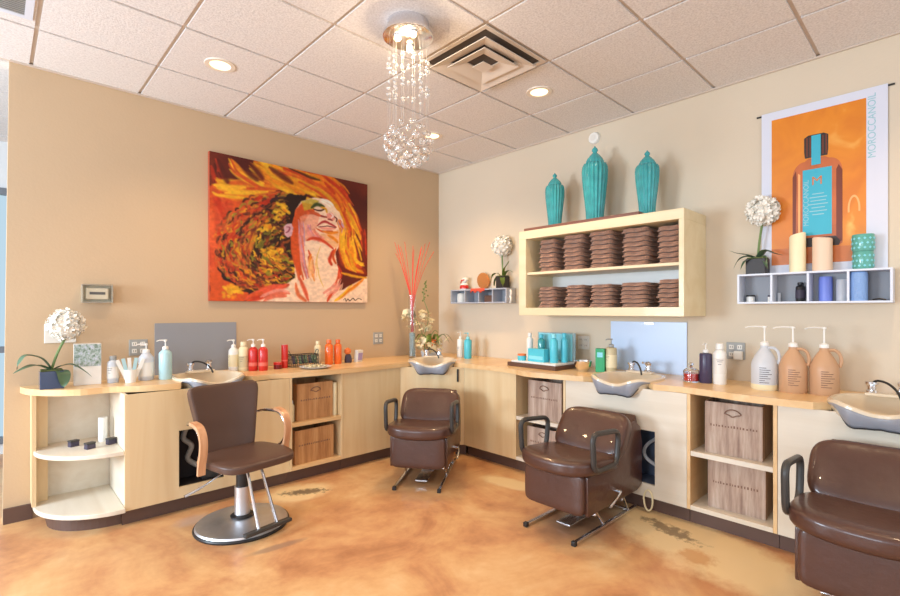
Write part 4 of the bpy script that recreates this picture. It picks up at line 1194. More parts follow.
# ------------------------------------------------------------------ flowers
def petals(m, centre, R, count, size, seed=1, squash=1.0):
    rd = random.Random(seed)
    for k in range(count):
        z = 1-2*(k+.5)/count; r = math.sqrt(max(0, 1-z*z)); a = k*2.399963+rd.uniform(-.2, .2)
        nrm = Vector((r*math.cos(a), r*math.sin(a), z)); p = Vector(centre)+Vector((nrm.x*R, nrm.y*R, nrm.z*R*squash))*rd.uniform(.86, 1.05)
        q = nrm.to_track_quat('Z', 'Y').to_matrix().to_4x4()
        n_ = 5
        for j in range(n_):
            an = 2*PI*j/n_+rd.uniform(-.2, .2)
            s = size*rd.uniform(.8, 1.2)
            Mx = T(*p) @ q @ RZ(an) @ RY(-rd.uniform(.2, .8))
            vs = [(0, 0, 0), (s*.5, -s*.32, .002), (s*.95, -.2*s, .003), (s*1.05, 0, .0), (s*.95, .2*s, .003), (s*.5, s*.32, .002)]
            m.add(vs, [(0, 1, 2, 3), (0, 3, 4, 5)], Mx)
def leaf(m, path, w_):
    pts = [Vector(p) for p in smooth_line(path, 5)]; n = len(pts); vs = []; fs = []
    for i, p in enumerate(pts):
        t = i/(n-1); ww = w_*math.sin(PI*(.06+.94*t)**.75)**.8 if t < 1 else 0
        d = (pts[min(i+1, n-1)]-pts[max(i-1, 0)]).normalized(); s = d.cross(Vector((0, 0, 1)))
        if s.length < 1e-3: s = Vector((0, 1, 0))
        s.normalize(); u = s.cross(d).normalized()
        vs += [p-s*ww/2+u*ww*.12, p, p+s*ww/2+u*ww*.12]
    for i in range(n-1):
        a = i*3; fs += [(a, a+1, a+4, a+3), (a+1, a+2, a+5, a+4)]
    m.add(vs, fs)
def ball_flower(label, pos, pot, potm, stem_top, R, leaves, lm, seed, faces=None, rz=0, squash=1.0):
    """pot=(w,d,h)"""
    t = thing('potted_ball_flower', label, 'potted flower', pos, rz, 'white ball flowers in square pots')
    w_, d_, h_ = pot
    m = MB(); m.box(-w_/2, w_/2, -d_/2, d_/2, 0, h_-.006, .003); b = m.build('square_pot', potm, t, False)
    m = MB(); m.box(-w_/2+.006, w_/2-.006, -d_/2+.006, d_/2-.006, h_-.0055, h_+.003, .002); m.build('moss', M['soil'], t, False)
    st = stem_top
    MB().tube(smooth_line([(0, 0, h_), (st[0]*.4, st[1]*.4, h_+(st[2]-h_)*.5), st], 4), .0075, 8).build('stem', M['stem'], t)
    m = MB(); petals(m, (st[0], st[1], st[2]+R*.8), R*.86, 120, R*.30, seed, squash)
    tt = bmesh.new(); bmesh.ops.create_icosphere(tt, subdivisions=3, radius=R*.82)
    m.merge(tt, T(st[0], st[1], st[2]+R*.8)); m.build('flower_head', M['petal'], t, True, 80)
    for path, ww in leaves:
        m = MB(); leaf(m, path, ww); m.build('leaf', lm, t)
    return t
# view-side directions: on the left wall x is sideways; on the right wall -y is sideways
ball_flower('white ball flower in a slate blue square pot at the left end of the counter', (.272, 3.985, .88), (.12, .11, .118), M['potblue'], (.075, .02, .325), .098,
    [([(0, 0, .11), (-.05, -.01, .19), (-.12, -.02, .215), (-.155, -.03, .17), (-.165, -.03, .13)], .07),
     ([(0, 0, .11), (-.07, -.03, .15), (-.13, -.06, .14), (-.185, -.08, .115)], .075),
     ([(0, 0, .11), (.05, -.03, .14), (.10, -.05, .145), (.16, -.07, .10), (.20, -.08, .06)], .05),
     ([(.03, -.02, .11), (.05, -.07, .10), (.055, -.085, .05), (.055, -.088, .01)], .075)], M['leaf'], 3)
ball_flower('white ball flower in a black square pot on the cubby shelf left of the candles', (3.765, .925, 1.622), (.115, .115, .11), M['potblack'], (-.01, -.03, .345), .097,
    [([(0, 0, .10), (-.02, .05, .13), (-.02, .12, .15), (-.02, .17, .175)], .05),
     ([(0, 0, .10), (-.04, .05, .12), (-.05, .10, .10), (-.06, .13, .04)], .06),
     ([(0, 0, .10), (-.04, .03, .10), (-.07, .06, .08), (-.085, .08, .03)], .055),
     ([(0, 0, .10), (-.02, -.05, .15), (-.02, -.10, .13), (-.02, -.15, .115)], .075),
     ([(0, 0, .10), (-.03, -.04, .12), (-.06, -.06, .06), (-.065, -.075, .02)], .03)], M['leaf'], 4)
ball_flower('white ball flower in a dark pot on the short cubby shelf near the corner', (3.75, 3.165, 1.602), (.10, .10, .125), M['potblack'], (0, .01, .35), .10,
    [([(0, 0, .10), (-.02, .06, .15), (-.02, .12, .13), (-.03, .135, .06)], .05),
     ([(0, 0, .10), (-.02, .05, .12), (-.03, .08, .07), (-.03, .09, .02)], .05),
     ([(0, 0, .10), (-.02, -.05, .15), (-.02, -.10, .17), (-.02, -.15, .15)], .045),
     ([(0, 0, .10), (-.03, -.04, .18), (-.02, -.08, .24), (-.02, -.10, .27)], .03),
     ([(0, 0, .10), (-.06, -.045, .10), (-.07, -.055, .05), (-.07, -.06, .01)], .05)], M['leaf2'], 5)

def orchid_bloom(m, p, s, rd):
    q = T(*p) @ RZ(rd.uniform(0, 6)) @ RX(rd.uniform(.3, 1.3))
    for j in range(5):
        Mx = q @ RZ(2*PI*j/5)
        m.add([(0, 0, 0), (s*.5, -s*.38, .002), (s, -.15*s, 0), (s, .15*s, 0), (s*.5, s*.38, .002)], [(0, 1, 2, 3, 4)], Mx)
# tall glass vase with coral reeds in the corner
gv = thing('glass_vase', 'tall clear glass cylinder vase of coral red reeds in the room corner', 'vase', (3.215, 3.96, .88))
MB().lathe([(0, 0), (.036, 0), (.038, .66), (.035, .66), (.033, .012), (0, .012)], 28).build('vase_glass', M['glass'], gv)
MB().lathe([(0, .013), (.031, .013), (.031, .26), (0, .26)], 20).build('vase_filling', M['acry'], gv)
rd = random.Random(3)
for k in range(16):
    a = rd.uniform(-1, 1); lean = a*.13 + (-.04)
    if k >= 12: lean = .08+.04*(k-12)
    tx, ty = lean*.72, -lean*.69
    zt = 1.40-.25 + rd.uniform(-.10, .06) - .25
    m = MB().tube(smooth_line([(rd.uniform(-.01, .01), rd.uniform(-.01, .01), .27), (tx*.12, ty*.12, .62), (tx*.6, ty*.6, .92), (tx*1.15, ty*1.15, 1.18+rd.uniform(-.12, .06))], 4), .0028, 5)
    m.build('reed', M['stick'], gv)
# white orchids beside the vase
ow = thing('orchid_spray', 'spray of white orchid blooms with green buds standing behind the corner basin', 'flowers', (3.34, 3.90, .88))
MB().lathe([(0, 0), (.034, 0), (.045, .06), (.04, .07), (0, .07)], 20).build('bud_pot', M['frost'], ow)
rd = random.Random(9)
for pth in ([(0, 0, .07), (-.02, .02, .25), (-.09, .07, .43), (-.17, .09, .46)], [(0, 0, .07), (.0, .0, .25), (.03, -.03, .44), (-.02, .0, .64), (.01, -.02, .82)], [(0, 0, .07), (.03, -.03, .18), (.07, -.07, .28), (.10, -.10, .26)]):
    MB().tube(smooth_line(pth, 5), .0035, 6).build('flower_stem', M['stem'], ow)
m = MB()
for k in range(42):
    u = rd.uniform(-.14, .14); orchid_bloom(m, (u*.72-.03+rd.uniform(-.02, .02), -u*.69+.02+rd.uniform(-.03, .03), .40+rd.uniform(-.12, .09)), .036, rd)
for k in range(9): orchid_bloom(m, (-.16+rd.uniform(-.03, .03), .13+rd.uniform(-.03, .03), .44+rd.uniform(-.06, .06)), .034, rd)
m.build('orchid_blooms', M['petal_y'], ow, True)
m = MB()
for k in range(12):
    tt = bmesh.new(); bmesh.ops.create_icosphere(tt, subdivisions=1, radius=.010); m.merge(tt, T(.0+rd.uniform(-.025, .025), rd.uniform(-.025, .025), .60+k*.018))
m.build('green_buds', M['leaf2'], ow)
# low arrangement
ol = thing('low_flower_arrangement', 'low arrangement of white and orange blooms with arching green leaves beside the reed vase', 'flowers', (3.36, 3.82, .88))
MB().lathe([(0, 0), (.05, 0), (.065, .05), (.06, .06), (0, .06)], 24).build('bowl_pot', M['frost'], ol)
for k in range(9):
    a = 2*PI*k/9+.3; r = .15+.04*(k % 3)
    m = MB(); leaf(m, [(0, 0, .06), (.4*r*math.cos(a), .4*r*math.sin(a), .21), (.75*r*math.cos(a), .75*r*math.sin(a), .24), (1.1*r*math.cos(a), 1.1*r*math.sin(a), .15)], .035); m.build('leaf', M['leaf2'], ol)
m = MB()
for k in range(44):
    a = rd.uniform(0, 2*PI); r = rd.uniform(.03, .16); orchid_bloom(m, (r*math.cos(a), r*math.sin(a), rd.uniform(.07, .20)), .036, rd)
m.build('white_blooms', M['petal_y'], ol)
m = MB()
for k in range(8): orchid_bloom(m, (-.03+rd.uniform(-.03, .03), rd.uniform(-.03, .03)-.02, rd.uniform(.14, .21)), .034, rd)
m.build('orange_blooms', M['petal_o'], ol)

# ------------------------------------------------------------------ bottles
def pump(t, z, r, m, out=.05, ang=PI, neck=.35, hs=1.0):
    """pump head on a neck at height z"""
    p = MB(); p.lathe([(0, 0), (r*neck*1.35, 0), (r*neck*1.35, .018), (r*neck*.8, .024), (.004, .026), (.004, .026+.03*hs), (.010, .026+.032*hs), (.011, .040+.03*hs), (0, .042+.03*hs)], 16, z=z)
    dx, dy = math.cos(ang)*out, math.sin(ang)*out
    zz = z+.036+.03*hs
    p.tube([(0, 0, zz), (dx*.7, dy*.7, zz+.001), (dx, dy, zz-.006)], [.006, .0045, .0035], 6)
    return p.build('pump_head', m, t)
def bottle(label, pos, r, h, m, top='pump', capm=None, labm=None, lab=(.25, .65), shoulder=.86, ang=PI*1.15, name='pump_bottle', cat='bottle', group=None, lines=True, square=False):
    t = thing(name, label, cat, pos, 0, group)
    capm = capm or M['white']
    hb = h*(.74 if top == 'pump' else .86 if top == 'cap' else 1.0)
    prof = [(0, 0), (r*.92, 0), (r, .006), (r, hb*shoulder), (r*.9, hb*(shoulder+.05)), (r*.5, hb*.985), (r*.36, hb), (0, hb)]
    if top == 'tube': prof = [(0, 0), (r*.95, 0), (r, .006), (r, h*.95), (r*.95, h), (0, h)]
    MB().lathe(prof, 24).build('bottle_body', m, t)
    if top == 'pump': pump(t, hb, r, capm, out=r*1.35, ang=ang, hs=(h-hb-.045)/.03 if (h-hb) > .05 else .4)
    if top == 'cap': MB().lathe([(0, hb), (r*.62, hb), (r*.60, h-.003), (r*.5, h), (0, h)], 20).build('cap', capm, t)
    if labm:
        z0_, z1_ = hb*lab[0], hb*lab[1]
        o = MB().lathe([(r+.0004, z0_), (r+.0012, z0_), (r+.0012, z1_), (r+.0004, z1_)], 24); o = o.build('paper_label', labm, t)
        if lines:
            q = MB()
            for k, zz in enumerate((z1_-.012, z1_-.024, z1_-.042)):
                # short printed lines on the side facing the room
                a0 = ang-.5+.1*k; a1 = ang+.5-.15*k; pts = [( (r+.0016)*math.cos(a0+(a1-a0)*i/6), (r+.0016)*math.sin(a0+(a1-a0)*i/6), zz) for i in range(7)]
                q.tube(pts, .0012, 4)
            q.build('printed_lines', M['inkdark'], o)
    return t
vm = PI*1.25   # direction from counters towards the middle of the room
# --- left counter
pb = thing('flower_picture_block', 'small white block with a picture of lavender flowers, right of the white ball flower', 'picture block', (.462, 4.03, .88), -.08)
MB().box(-.074, .074, -.045, .045, 0, .275, .003).build('white_block', M['white'], pb, False)
lav = crate_mat('lavender_picture', srgb(70, 92, 70), srgb(160, 176, 168), srgb(206, 206, 230)); lav.node_tree.nodes['Mapping'].inputs['Scale'].default_value = (60, 60, 45)
MB().box(-.072, .072, -.0475, -.0452, .125, .272).build('lavender_print', lav, pb, False)
bottle('small silver white bottle between the lavender block and the flared white holder', (.60, 4.0, .88), .034, .185, M['frost'], 'cap', M['plate_g'], M['white'], (.2, .7), ang=vm)
fh = thing('flared_holder', 'flared white holder with pale plastic combs standing left of the white pump bottle', 'comb holder', (.69, 3.93, .88))
MB().lathe([(0, 0), (.032, 0), (.040, .09), (.037, .09), (.03, .006), (0, .006)], 20).build('holder_cup', M['white'], fh)
for k, a in enumerate((-.5, -.28, -.05, .22, .5)):
    m = MB(); m.box(-.011, .011, -.0025, .0025, .012, .17, .001, T(a*.03, 0, 0) @ RY(a*.75)); m.build('comb', M['paleblue'] if k % 2 else M['white'], fh, False)
bottle('clear white pump bottle with teal label in front of the grey socket', (.795, 3.99, .88), .048, .265, M['frost'], 'pump', M['white'], M['white'], (.15, .65), ang=PI, shoulder=.8)
bottle('pale blue pump bottle just left of the grey splash sheet', (.905, 3.94, .88), .042, .29, M['paleblue'], 'pump', M['white'], None, ang=PI)
bottle('white pump bottle at the right end of the grey splash sheet', (1.43, 4.08, .88), .038, .262, M['white'], 'pump', M['white'], M['cream'], (.2, .7), ang=PI)
bottle('cream yellow bottle between the white pump bottle and the red bottles', (1.495, 4.04, .88), .038, .24, M['cream'], 'cap', M['cream'], M['beige'], (.15, .6), ang=vm)
bottle('left of two tall red pump bottles right of the cream bottle', (1.56, 4.0, .88), .037, .265, M['red'], 'pump', M['white'], M['redlight'], (.2, .35), ang=PI, lines=False)
bottle('right of two tall red pump bottles, nearest the small red jar', (1.622, 3.95, .88), .037, .265, M['red'], 'pump', M['white'], M['redlight'], (.2, .35), ang=PI, lines=False)
rj = thing('small_jar', 'small dark red jar with lid beside the red tube on the left counter', 'jar', (1.755, 3.97, .88))
MB().lathe([(0, 0), (.033, 0), (.034, .035), (0, .036)], 24).build('jar_body', M['darkred'], rj)
MB().lathe([(0, .037), (.035, .037), (.035, .054), (.032, .058), (0, .058)], 24).build('lid', M['red'], rj)
bottle('tall slim red tube left of the black wire basket', (1.83, 4.0, .88), .028, .20, M['red'], 'tube', None, M['redlight'], (.3, .35), ang=vm, name='tall_tube', cat='bottle', lines=False)
# wire basket
wbk = thing('wire_basket', 'black wire basket with dark contents on the left counter', 'basket', (2.0, 4.0, .88), -.05)
m = MB()
W2, D2, HB = .125, .06, .105
for z in (.004, .03, .06, .09, HB): m.tube(rounded([(-W2, -D2, z), (W2, -D2, z), (W2, D2, z), (-W2, D2, z)], .02, 3), .002 if z < HB else .004, 5, closed=True)
for k in range(14):
    x = -W2+.01+k*(2*W2-.02)/13
    for s in (-1, 1): m.tube([(x, s*D2, .004), (x, s*D2, HB)], .0016, 4)
for k in range(6):
    y = -D2+.012+k*(2*D2-.024)/5
    for s in (-1, 1): m.tube([(s*W2, y, .004), (s*W2, y, HB)], .0016, 4)
m.build('wire_frame', M['black'], wbk)
for s in (-1, 1):
    MB().tube(smooth_line([(s*W2, -.03, HB), (s*(W2+.01), -.02, HB+.035), (s*(W2+.01), .02, HB+.035), (s*W2, .03, HB)], 4), .003, 5).build('basket_handle', M['black'], wbk)
rd = random.Random(12)
for k in range(9):
    it = thing('styling_clip', 'dark green hair roller lying in the black wire basket', 'hair roller', (1.905+k*.024, 4.0+rd.uniform(-.03, .03), .892), 0, 'rollers in the wire basket')
    MB().tube([(0, -.022, .02), (0.01, .022, .07+rd.uniform(0, .02))], .013, 8).build('roller_body', M['leaf'] if k % 3 else M['inkdark'], it)
# glass dish
gd = thing('glass_dish', 'shallow glass dish of pale pebbles in front of the black wire basket', 'dish', (2.01, 3.79, .88))
MB().lathe([(0, 0), (.05, 0), (.13, .014), (.135, .018), (.128, .019), (.05, .006), (0, .005)], 32).build('dish', M['frost'], gd)
m = MB()
for k in range(34):
    a = rd.uniform(0, 6.28); r = rd.uniform(0, .085); tt = bmesh.new(); bmesh.ops.create_icosphere(tt, subdivisions=1, radius=rd.uniform(.007, .012)); m.merge(tt, T(r*math.cos(a), r*math.sin(a), .016+rd.uniform(0, .008)))
o = m.build('pebbles', M['beige'], gd); o['kind'] = 'stuff'
bottle('cream bottle behind the basket, left of the orange bottles', (2.175, 4.06, .88), .030, .215, M['cream'], 'cap', M['cream'], None, ang=vm)
bottle('left of two orange bottles on the left counter', (2.245, 3.98, .88), .037, .228, M['orange'], 'cap', M['orange'], None, ang=vm)
bottle('right of two orange bottles, nearest the small figurine', (2.335, 3.975, .88), .035, .226, M['orange'], 'cap', M['orange'], None, ang=vm)
fg = thing('figurine', 'small dark and cream figurine right of the orange bottles', 'figurine', (2.455, 3.99, .88))
MB().lathe([(0, 0), (.032, 0), (.036, .02), (.030, .06), (.02, .078), (0, .08)], 20).build('figurine_base', M['inkdark'], fg)
MB().lathe([(0, .078), (.020, .082), (.033, .10), (.030, .125), (.012, .14), (0, .142)], 20, -.008, -.004).build('figurine_top', M['petal_o'], fg)
tb_ = thing('travel_pack', 'small lilac and white box right of the figurine on the left counter', 'box', (2.565, 3.99, .88), .3)
MB().box(-.04, .04, -.02, .02, 0, .115, .004, RX(.12)).build('pack_body', M['plate'], tb_, False)
MB().box(-.030, .030, -.0345, -.031, .02, .09, .001, RX(.12) @ T(0, .010, 0)).build('lilac_print', mat('lilac_print', srgb(166, 150, 196), .5), tb_, False)
bottle('white pump bottle beside the teal pump bottle right of the corner basin', (3.575, 3.60, .88), .035, .275, M['white'], 'pump', M['white'], M['plate'], (.2, .6), ang=PI, shoulder=.9)
bottle('teal pump bottle right of the corner basin', (3.56, 3.475, .88), .040, .272, M['aqua'], 'pump', M['aqua2'], None, ang=PI, shoulder=.9)
# --- right counter: display stand
ds = thing('display_stand', 'brown and white tray stand with a clear back holding aqua products', 'display stand', (3.50, 2.50, .88), -PI/2-.05)
MB().prism([(-.28, -.15), (.25, -.15), (.25, .17), (-.25, .17)], 0, .035, 'z', bev=.004).build('brown_base', M['tbrown'], ds, False)
MB().box(-.25, .235, -.13, .16, .0355, .052, .003).build('white_tray', M['white'], ds, False)
MB().box(-.17, .235, .145, .158, .053, .30, .002).build('back_panel', M['acry'], ds, False)
MB().box(-.15, .21, .138, .144, .056, .29, .001).build('blue_card', M['aqua2'], ds, False)
zt = .88+.052
bx = thing('product_box', 'light aqua product box lying at the front of the display stand', 'box', (3.44, 2.50, zt), -PI/2-.1)
MB().box(-.09, .09, -.035, .035, 0, .112, .002).build('carton', M['aqua'], bx, False)
MB().box(-.08, .08, -.0365, -.0352, .02, .05, .0).build('pale_band', M['aqua2'], bx, False)
bottle('tall aqua bottle at the right of the display stand', (3.46, 2.355, zt), .034, .245, M['aqua'], 'cap', M['aqua2'], None, ang=vm)
bottle('darker aqua bottle at the back right of the display stand', (3.55, 2.31, zt), .030, .25, M['aqua'], 'cap', M['aqua'], None, ang=vm)
bottle('slim white bottle at the back left of the display stand', (3.57, 2.69, zt), .030, .24, M['white'], 'cap', M['white'], None, ang=vm)
bottle('teal bottle behind the aqua box on the display stand', (3.58, 2.57, zt), .032, .23, M['teal'], 'cap', M['aqua'], None, ang=vm)
sj = thing('small_jar', 'small aqua jar with an amber lid at the left of the display stand', 'jar', (3.42, 2.665, zt))
MB().lathe([(0, 0), (.036, 0), (.04, .035), (.036, .042), (0, .042)], 24).build('jar_body', M['aqua'], sj)
MB().lathe([(0, .043), (.038, .043), (.038, .058), (0, .062)], 24).build('lid', M['petal_o'], sj)
sbw = thing('silver_bowl', 'small silver bowl between the display stand and the green box', 'bowl', (3.50, 2.10, .88))
MB().lathe([(0, 0), (.035, 0), (.04, .006), (.068, .045), (.074, .085), (.070, .085), (.062, .045), (.035, .012), (0, .01)], 32).build('bowl_body', M['silver'], sbw)
gb = thing('product_box', 'upright green product box left of the beige pump bottle', 'box', (3.56, 1.975, .88), -PI/2+.3)
MB().box(-.036, .036, -.03, .03, 0, .19, .003).build('carton', M['green'], gb, False)
MB().box(-.022, .022, -.0315, -.0302, .12, .16).build('pale_print', M['aqua2'], gb, False)
bottle('beige pump bottle right of the green box in front of the pale blue sheet', (3.60, 1.905, .88), .044, .275, M['beige'], 'pump', M['plate_g'], M['cream'], (.2, .7), ang=PI*.9, shoulder=.92)
cd = thing('candle_jar', 'red wax candle in a clear glass jar left of the dark violet bottle', 'candle', (3.53, 1.27, .88))
MB().lathe([(0, 0), (.049, 0), (.052, .01), (.052, .075), (.046, .085), (.044, .085), (.048, .072), (.048, .008), (0, .008)], 32).build('glass_jar', M['glass'], cd)
MB().lathe([(0, .009), (.0475, .009), (.0475, .058), (0, .058)], 32).build('red_wax', M['red'], cd)
MB().lathe([(0, .086), (.04, .086), (.034, .094), (.012, .10), (.008, .11), (.018, .122), (.012, .132), (0, .134)], 24).build('glass_lid', M['glass'], cd)
bottle('dark violet bottle with white top right of the red candle', (3.545, 1.18, .88), .040, .28, M['navy'], 'pump', M['white'], None, ang=PI, shoulder=.93)
bottle('white bottle with fine print right of the dark violet bottle', (3.555, 1.095, .88), .040, .275, M['white'], 'cap', M['white'], M['plate'], (.3, .75), ang=PI*1.1)
def jug(label, pos, m, rz, fill=None):
    t = thing('gallon_jug', label, 'jug', pos, rz, 'gallon pump jugs')
    R = .073
    MB().lathe([(0, 0), (R*.94, 0), (R, .01), (R, .150), (R*.95, .172), (R*.70, .215), (R*.40, .250), (.022, .262), (.022, .275), (0, .275)], 36).build('jug_body', m, t)
    # handle loop on one side of the shoulder
    MB().tube(smooth_line([(0, -.018, .262), (0, -.050, .262), (0, -.072, .240), (0, -.080, .20), (0, -.072, .165)], 5), .009, 8).build('handle', m, t)
    p = MB(); p.lathe([(0, .275), (.024, .275), (.024, .295), (.012, .302), (.005, .304), (.005, .385), (.012, .387), (.012, .398), (0, .40)], 18)
    p.tube([(0, 0, .394), (-.04, .04, .396), (-.07, .07, .394), (-.085, .085, .388)], [.006, .005, .004, .004], 6); p.build('pump_head', M['white'], t)
    lb = MB()
    a0 = 3.1
    for k in range(8):
        zz = .14-k*.013; w_ = (.5, .8, .7, .9, .6, .8, .4, .7)[k]
        lb.tube([((R+.0008)*math.cos(a0+.3+w_*i/6-.4), (R+.0008)*math.sin(a0+.3+w_*i/6-.4), zz) for i in range(7)], .0016, 4)
    lb.build('printed_lines', M['inkdark'] if fill else M['inkbrown'], t)
    if fill: MB().lathe([(R*.95, .001), (R+.0006, .011), (R+.0006, .035), (R*.98, .036)], 36).build('lotion_level', fill, t)
    return t
jug('white gallon pump jug, leftmost of the three jugs', (3.53, .83, .88), M['frost'], 0, M['cream'])
jug('tan gallon pump jug in the middle of the three jugs', (3.535, .682, .88), M['tan'], 0)
jug('tan gallon pump jug, rightmost of the three beside the right basin', (3.565, .535, .88), M['tan'], .1)

# --- on the right cubby shelf
zs = 1.622
def candle(label, pos, r, h, m, slope):
    t = thing('pillar_candle', label, 'candle', pos, 0, 'pillar candles')
    b = MB().lathe([(0, 0), (r, 0), (r*1.01, h*.5), (r, h*.97), (r*.9, h), (r*.75, h*.985), (r*.6, h*.93), (0, h*.92)], 32)
    for v in b.b.verts:
        if v.co.z > h*.9: v.co.z += slope*v.co.y/r*h
    b.build('wax_body', m, t)
    MB().tube([(0, 0, h*.92), (.002, 0, h*.97)], .0018, 5).build('wick', M['black'], t)
candle('tall cream pillar candle with a melted sloping rim on the cubby shelf', (3.755, .70, zs), .044, .245, M['wax1'], -.045)
candle('shorter peach pillar candle right of the cream candle', (3.755, .572, zs), .051, .208, M['wax2'], .03)
def mosaic(label, z, r, h, m):
    t = thing('mosaic_candle_holder', label, 'candle holder', (3.755, .378, z), 0, 'teal mosaic glass holders')
    MB().lathe([(0, 0), (r*.93, 0), (r, .01), (r, h-.008), (r*.96, h), (r*.88, h), (r*.9, .012), (0, .012)], 32).build('glass_cup', m, t)
    q = MB()
    rdm = random.Random(int(h*1000))
    for k in range(13):
        for j in range(3):
            a = 2*PI*(k+.5*(j % 2))/13; zz = .02+j*(h-.04)/2.2; s = .0055
            q.box(-s, s, -.001, .001, -s, s, 0, T((r+.0012)*math.cos(a), (r+.0012)*math.sin(a), zz) @ RZ(a+PI/2) @ RY(PI/4))
    q.build('mosaic_tiles', M['aqua2'], t, False)
mosaic('lower teal mosaic glass holder of the stacked pair on the cubby shelf', zs, .050, .105, M['mosaic'])
mosaic('upper teal mosaic glass holder of the stacked pair, tiled with diamonds', zs+.106, .053, .10, M['mosaic'])
zb = 1.434
def small(name, label, cat, y, r, h, m, cap=None, x=3.795, top=None):
    t = thing(name, label, cat, (x, y, zb))
    MB().lathe([(0, 0), (r, 0), (r*1.01, h*.5), (r, h*.92), (r*.9, h), (0, h)], 22).build('body', m, t)
    if cap: MB().lathe([(0, h), (r*.98, h), (r*.98, h*1.28), (0, h*1.3)], 22).build('cap', cap, t)
    return t
small('small_jar', 'small white jar with a black lid in the first right cubby', 'jar', .975, .026, .038, M['white'], M['black'])
small('small_bottle', 'tiny white bottle with a grey top in the first right cubby', 'bottle', .862, .012, .035, M['white'], M['inkdark'])
small('small_bottle', 'tiny pale bottle in the second right cubby left of the black bottle', 'bottle', .808, .010, .06, M['frost'])
t = bottle('small black bottle with a nozzle standing in the second right cubby', (3.795, .692, zb), .026, .125, M['black'], 'cap', M['black'], M['inkdark'], (.2, .7), ang=PI, name='spray_bottle', lines=False)
small('blue_tumbler', 'periwinkle blue plastic tumbler in the third right cubby', 'tumbler', .562, .035, .155, M['peri'])
small('glass_tumbler', 'frosted clear tumbler right of the blue tumbler in the third cubby', 'tumbler', .482, .028, .135, M['frost'])
small('blue_jar', 'textured sky blue ceramic jar in the fourth right cubby', 'jar', .395, .041, .172, M['bluewax'], x=3.735)
t = thing('eyelash_comb', 'dark small clip lying in the fourth right cubby', 'hair clip', (3.74, .305, zb)); MB().tube([(0, .03, .006), (0, 0, .012), (0, -.03, .005)], .005, 6).build('clip', M['black'], t)
# --- on the short shelf near the corner
z1s = 1.602
fg = thing('figurine', 'small red and white figurine at the left end of the short cubby shelf', 'figurine', (3.755, 3.72, z1s))
MB().lathe([(0, 0), (.045, 0), (.05, .03), (.035, .07), (.02, .085), (0, .087)], 20).build('figurine_body', M['white'], fg)
MB().lathe([(0, .083), (.022, .086), (.036, .105), (.03, .13), (0, .14)], 18, 0, -.012).build('figurine_head', M['petal'], fg)
MB().lathe([(.049, .012), (.0515, .03), (.043, .052), (.040, .052)], 20).build('red_sash', M['red'], fg)
MB().tube([(-.03, -.03, .11), (-.045, .0, .10), (-.03, .025, .075)], .007, 6).build('red_bow', M['red'], fg)
ad = thing('amber_dish', 'round amber glass plate propped on the short cubby shelf beside the figurine', 'plate', (3.79, 3.475, z1s))
MB().lathe([(0, 0), (.085, 0), (.09, .008), (.084, .012), (.05, .010), (0, .010)], 36, M=T(0, 0, .088) @ RY(PI/2-.15)).build('plate_disc', M['amber'], ad)
cl_ = thing('coral_cloth', 'coral red cloth draped over the front edge of the short cubby shelf', 'cloth', (3.70, 3.45, z1s))
m = MB(); vs = []; fs = []
nx = 14
for i in range(nx):
    y = -.10+.2*i/(nx-1)
    for (x_, z_) in ((.06, .006), (0, .008), (-.022, .006), (-.027, -.012), (-.027, -.032+.012*math.sin(i*1.3))): vs.append((x_+.002*math.sin(i*2), y, z_))
for i in range(nx-1):
    for j in range(4): fs.append((i*5+j, i*5+j+1, (i+1)*5+j+1, (i+1)*5+j))
m.add(vs, fs); o = m.build('cloth_sheet', M['cloth_red'], cl_); so = o.modifiers.new('t', 'SOLIDIFY'); so.thickness = .003
t = thing('rolled_cloth', 'pale pink bundle in the first opening of the short cubby shelf', 'towel roll', (3.795, 3.795, 1.464))
MB().lathe([(0, 0), (.05, 0), (.056, .05), (.05, .10), (0, .108)], 24).build('bundle', M['petal'], t)
t = thing('dark_box', 'small dark box in the third opening of the short cubby shelf', 'box', (3.755, 3.34, 1.464), .1)
MB().box(-.035, .035, -.05, .05, 0, .07, .003).build('box_body', M['tbrown'], t, False)
t = thing('tape_roll', 'white roll lying in the last opening of the short cubby shelf', 'roll', (3.795, 3.125, 1.464))
MB().lathe([(.018, 0), (.038, 0), (.038, .06), (.018, .06), (.018, 0)], 28).build('roll_body', M['white'], t)
for (yy, zz, lb_) in ((3.04, 1.548, 'upper'), (3.045, 1.486, 'lower')):
    t = thing('white_ring', '%s of two white rings without a hook at the right end of the short cubby shelf' % lb_, 'ring', (3.72, yy, zz))  # placed beside the shelf end
    ring_ = [(.031*math.cos(2*PI*i/20), 0, .031*math.sin(2*PI*i/20)) for i in range(20)]
    MB().tube(ring_, .009, 8, closed=True, M=RZ(.9)).build('ring_body', M['white'], t)

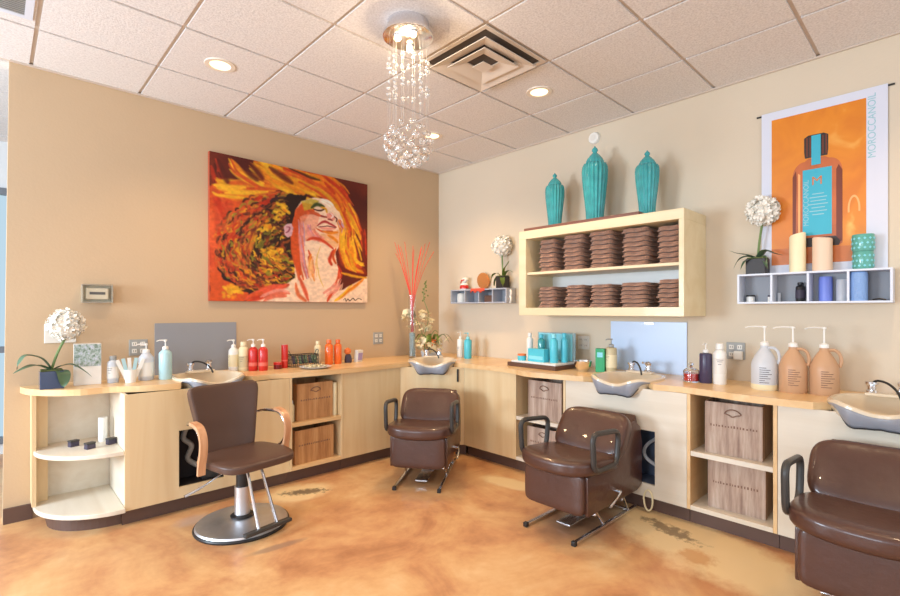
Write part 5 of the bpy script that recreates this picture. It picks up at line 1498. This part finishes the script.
# --- on the left rounded shelf
for (x, y, lb_) in ((.385, 4.0, 'leftmost'), (.455, 3.86, 'middle'), (.575, 3.90, 'rightmost')):
    t = thing('pigment_jar', 'small black and grey jar, %s of three on the rounded end shelf' % lb_, 'jar', (x, y, .482), .4, 'small jars on the rounded end shelf')
    MB().box(-.026, .026, -.018, .018, 0, .030, .003).build('jar_body', M['inkdark'], t, False)
    MB().box(-.027, .027, -.019, .019, .031, .042, .002).build('lid', M['greyarm'], t, False)
bottle('tall white bottle standing on the rounded end shelf', (.545, 4.02, .482), .026, .165, M['white'], 'tube', None, None, ang=vm, name='tall_tube')
bottle('white bottle left of the crate on the upper shelf of the left bay', (1.755, 3.72, .475), .027, .17, M['cream'], 'cap', M['white'], None, ang=vm)
bottle('white tall tube right of the crate on the upper shelf of the left bay', (2.140, 3.70, .475), .021, .28, M['cream'], 'tube', None, None, ang=vm, name='tall_tube')

# ------------------------------------------------------------------ camera
YAW = .8104
cam = bpy.data.cameras.new('camera'); co = bpy.data.objects.new('camera', cam); C.objects.link(co)
cam.sensor_width = 36; cam.lens = 36*480.6/900; cam.shift_y = (310.4-298)/900; cam.clip_start = .05
co.location = (0, 0, 1.377); co.rotation_euler = (PI/2, 0, YAW-PI/2)
bpy.context.scene.camera = co

# ------------------------------------------------------------------ light
W = bpy.data.worlds.new('world'); bpy.context.scene.world = W; W.use_nodes = True
bg = W.node_tree.nodes['Background']; bg.inputs['Color'].default_value = (.80, .90, 1.0, 1); bg.inputs['Strength'].default_value = .82
def area(name, loc, rot, sx, sy, e, col):
    L = bpy.data.lights.new(name, 'AREA'); L.shape = 'RECTANGLE'; L.size = sx; L.size_y = sy; L.energy = e; L.color = col
    o = bpy.data.objects.new(name, L); C.objects.link(o); o.location = loc; o.rotation_euler = rot; return o
# daylight through the two street windows and the open shop front behind the camera
area('daylight_window', (-3.0, 3.65, 1.55), (0, -PI/2, 0), 1.1, 1.6, 215, (.72, .86, 1))
area('daylight_window', (-3.0, .65, 1.55), (0, -PI/2, 0), 1.1, 1.6, 90, (.72, .86, 1))
area('shop_front_daylight', (.4, -2.8, 1.5), (PI/2, 0, 0), 5.5, 2.4, 45, (.88, .94, 1))

S = bpy.context.scene
S.view_settings.view_transform = 'Standard'; S.view_settings.look = 'None'; S.view_settings.gamma = 1; S.view_settings.use_curve_mapping = False
S.view_settings.exposure = 0.02
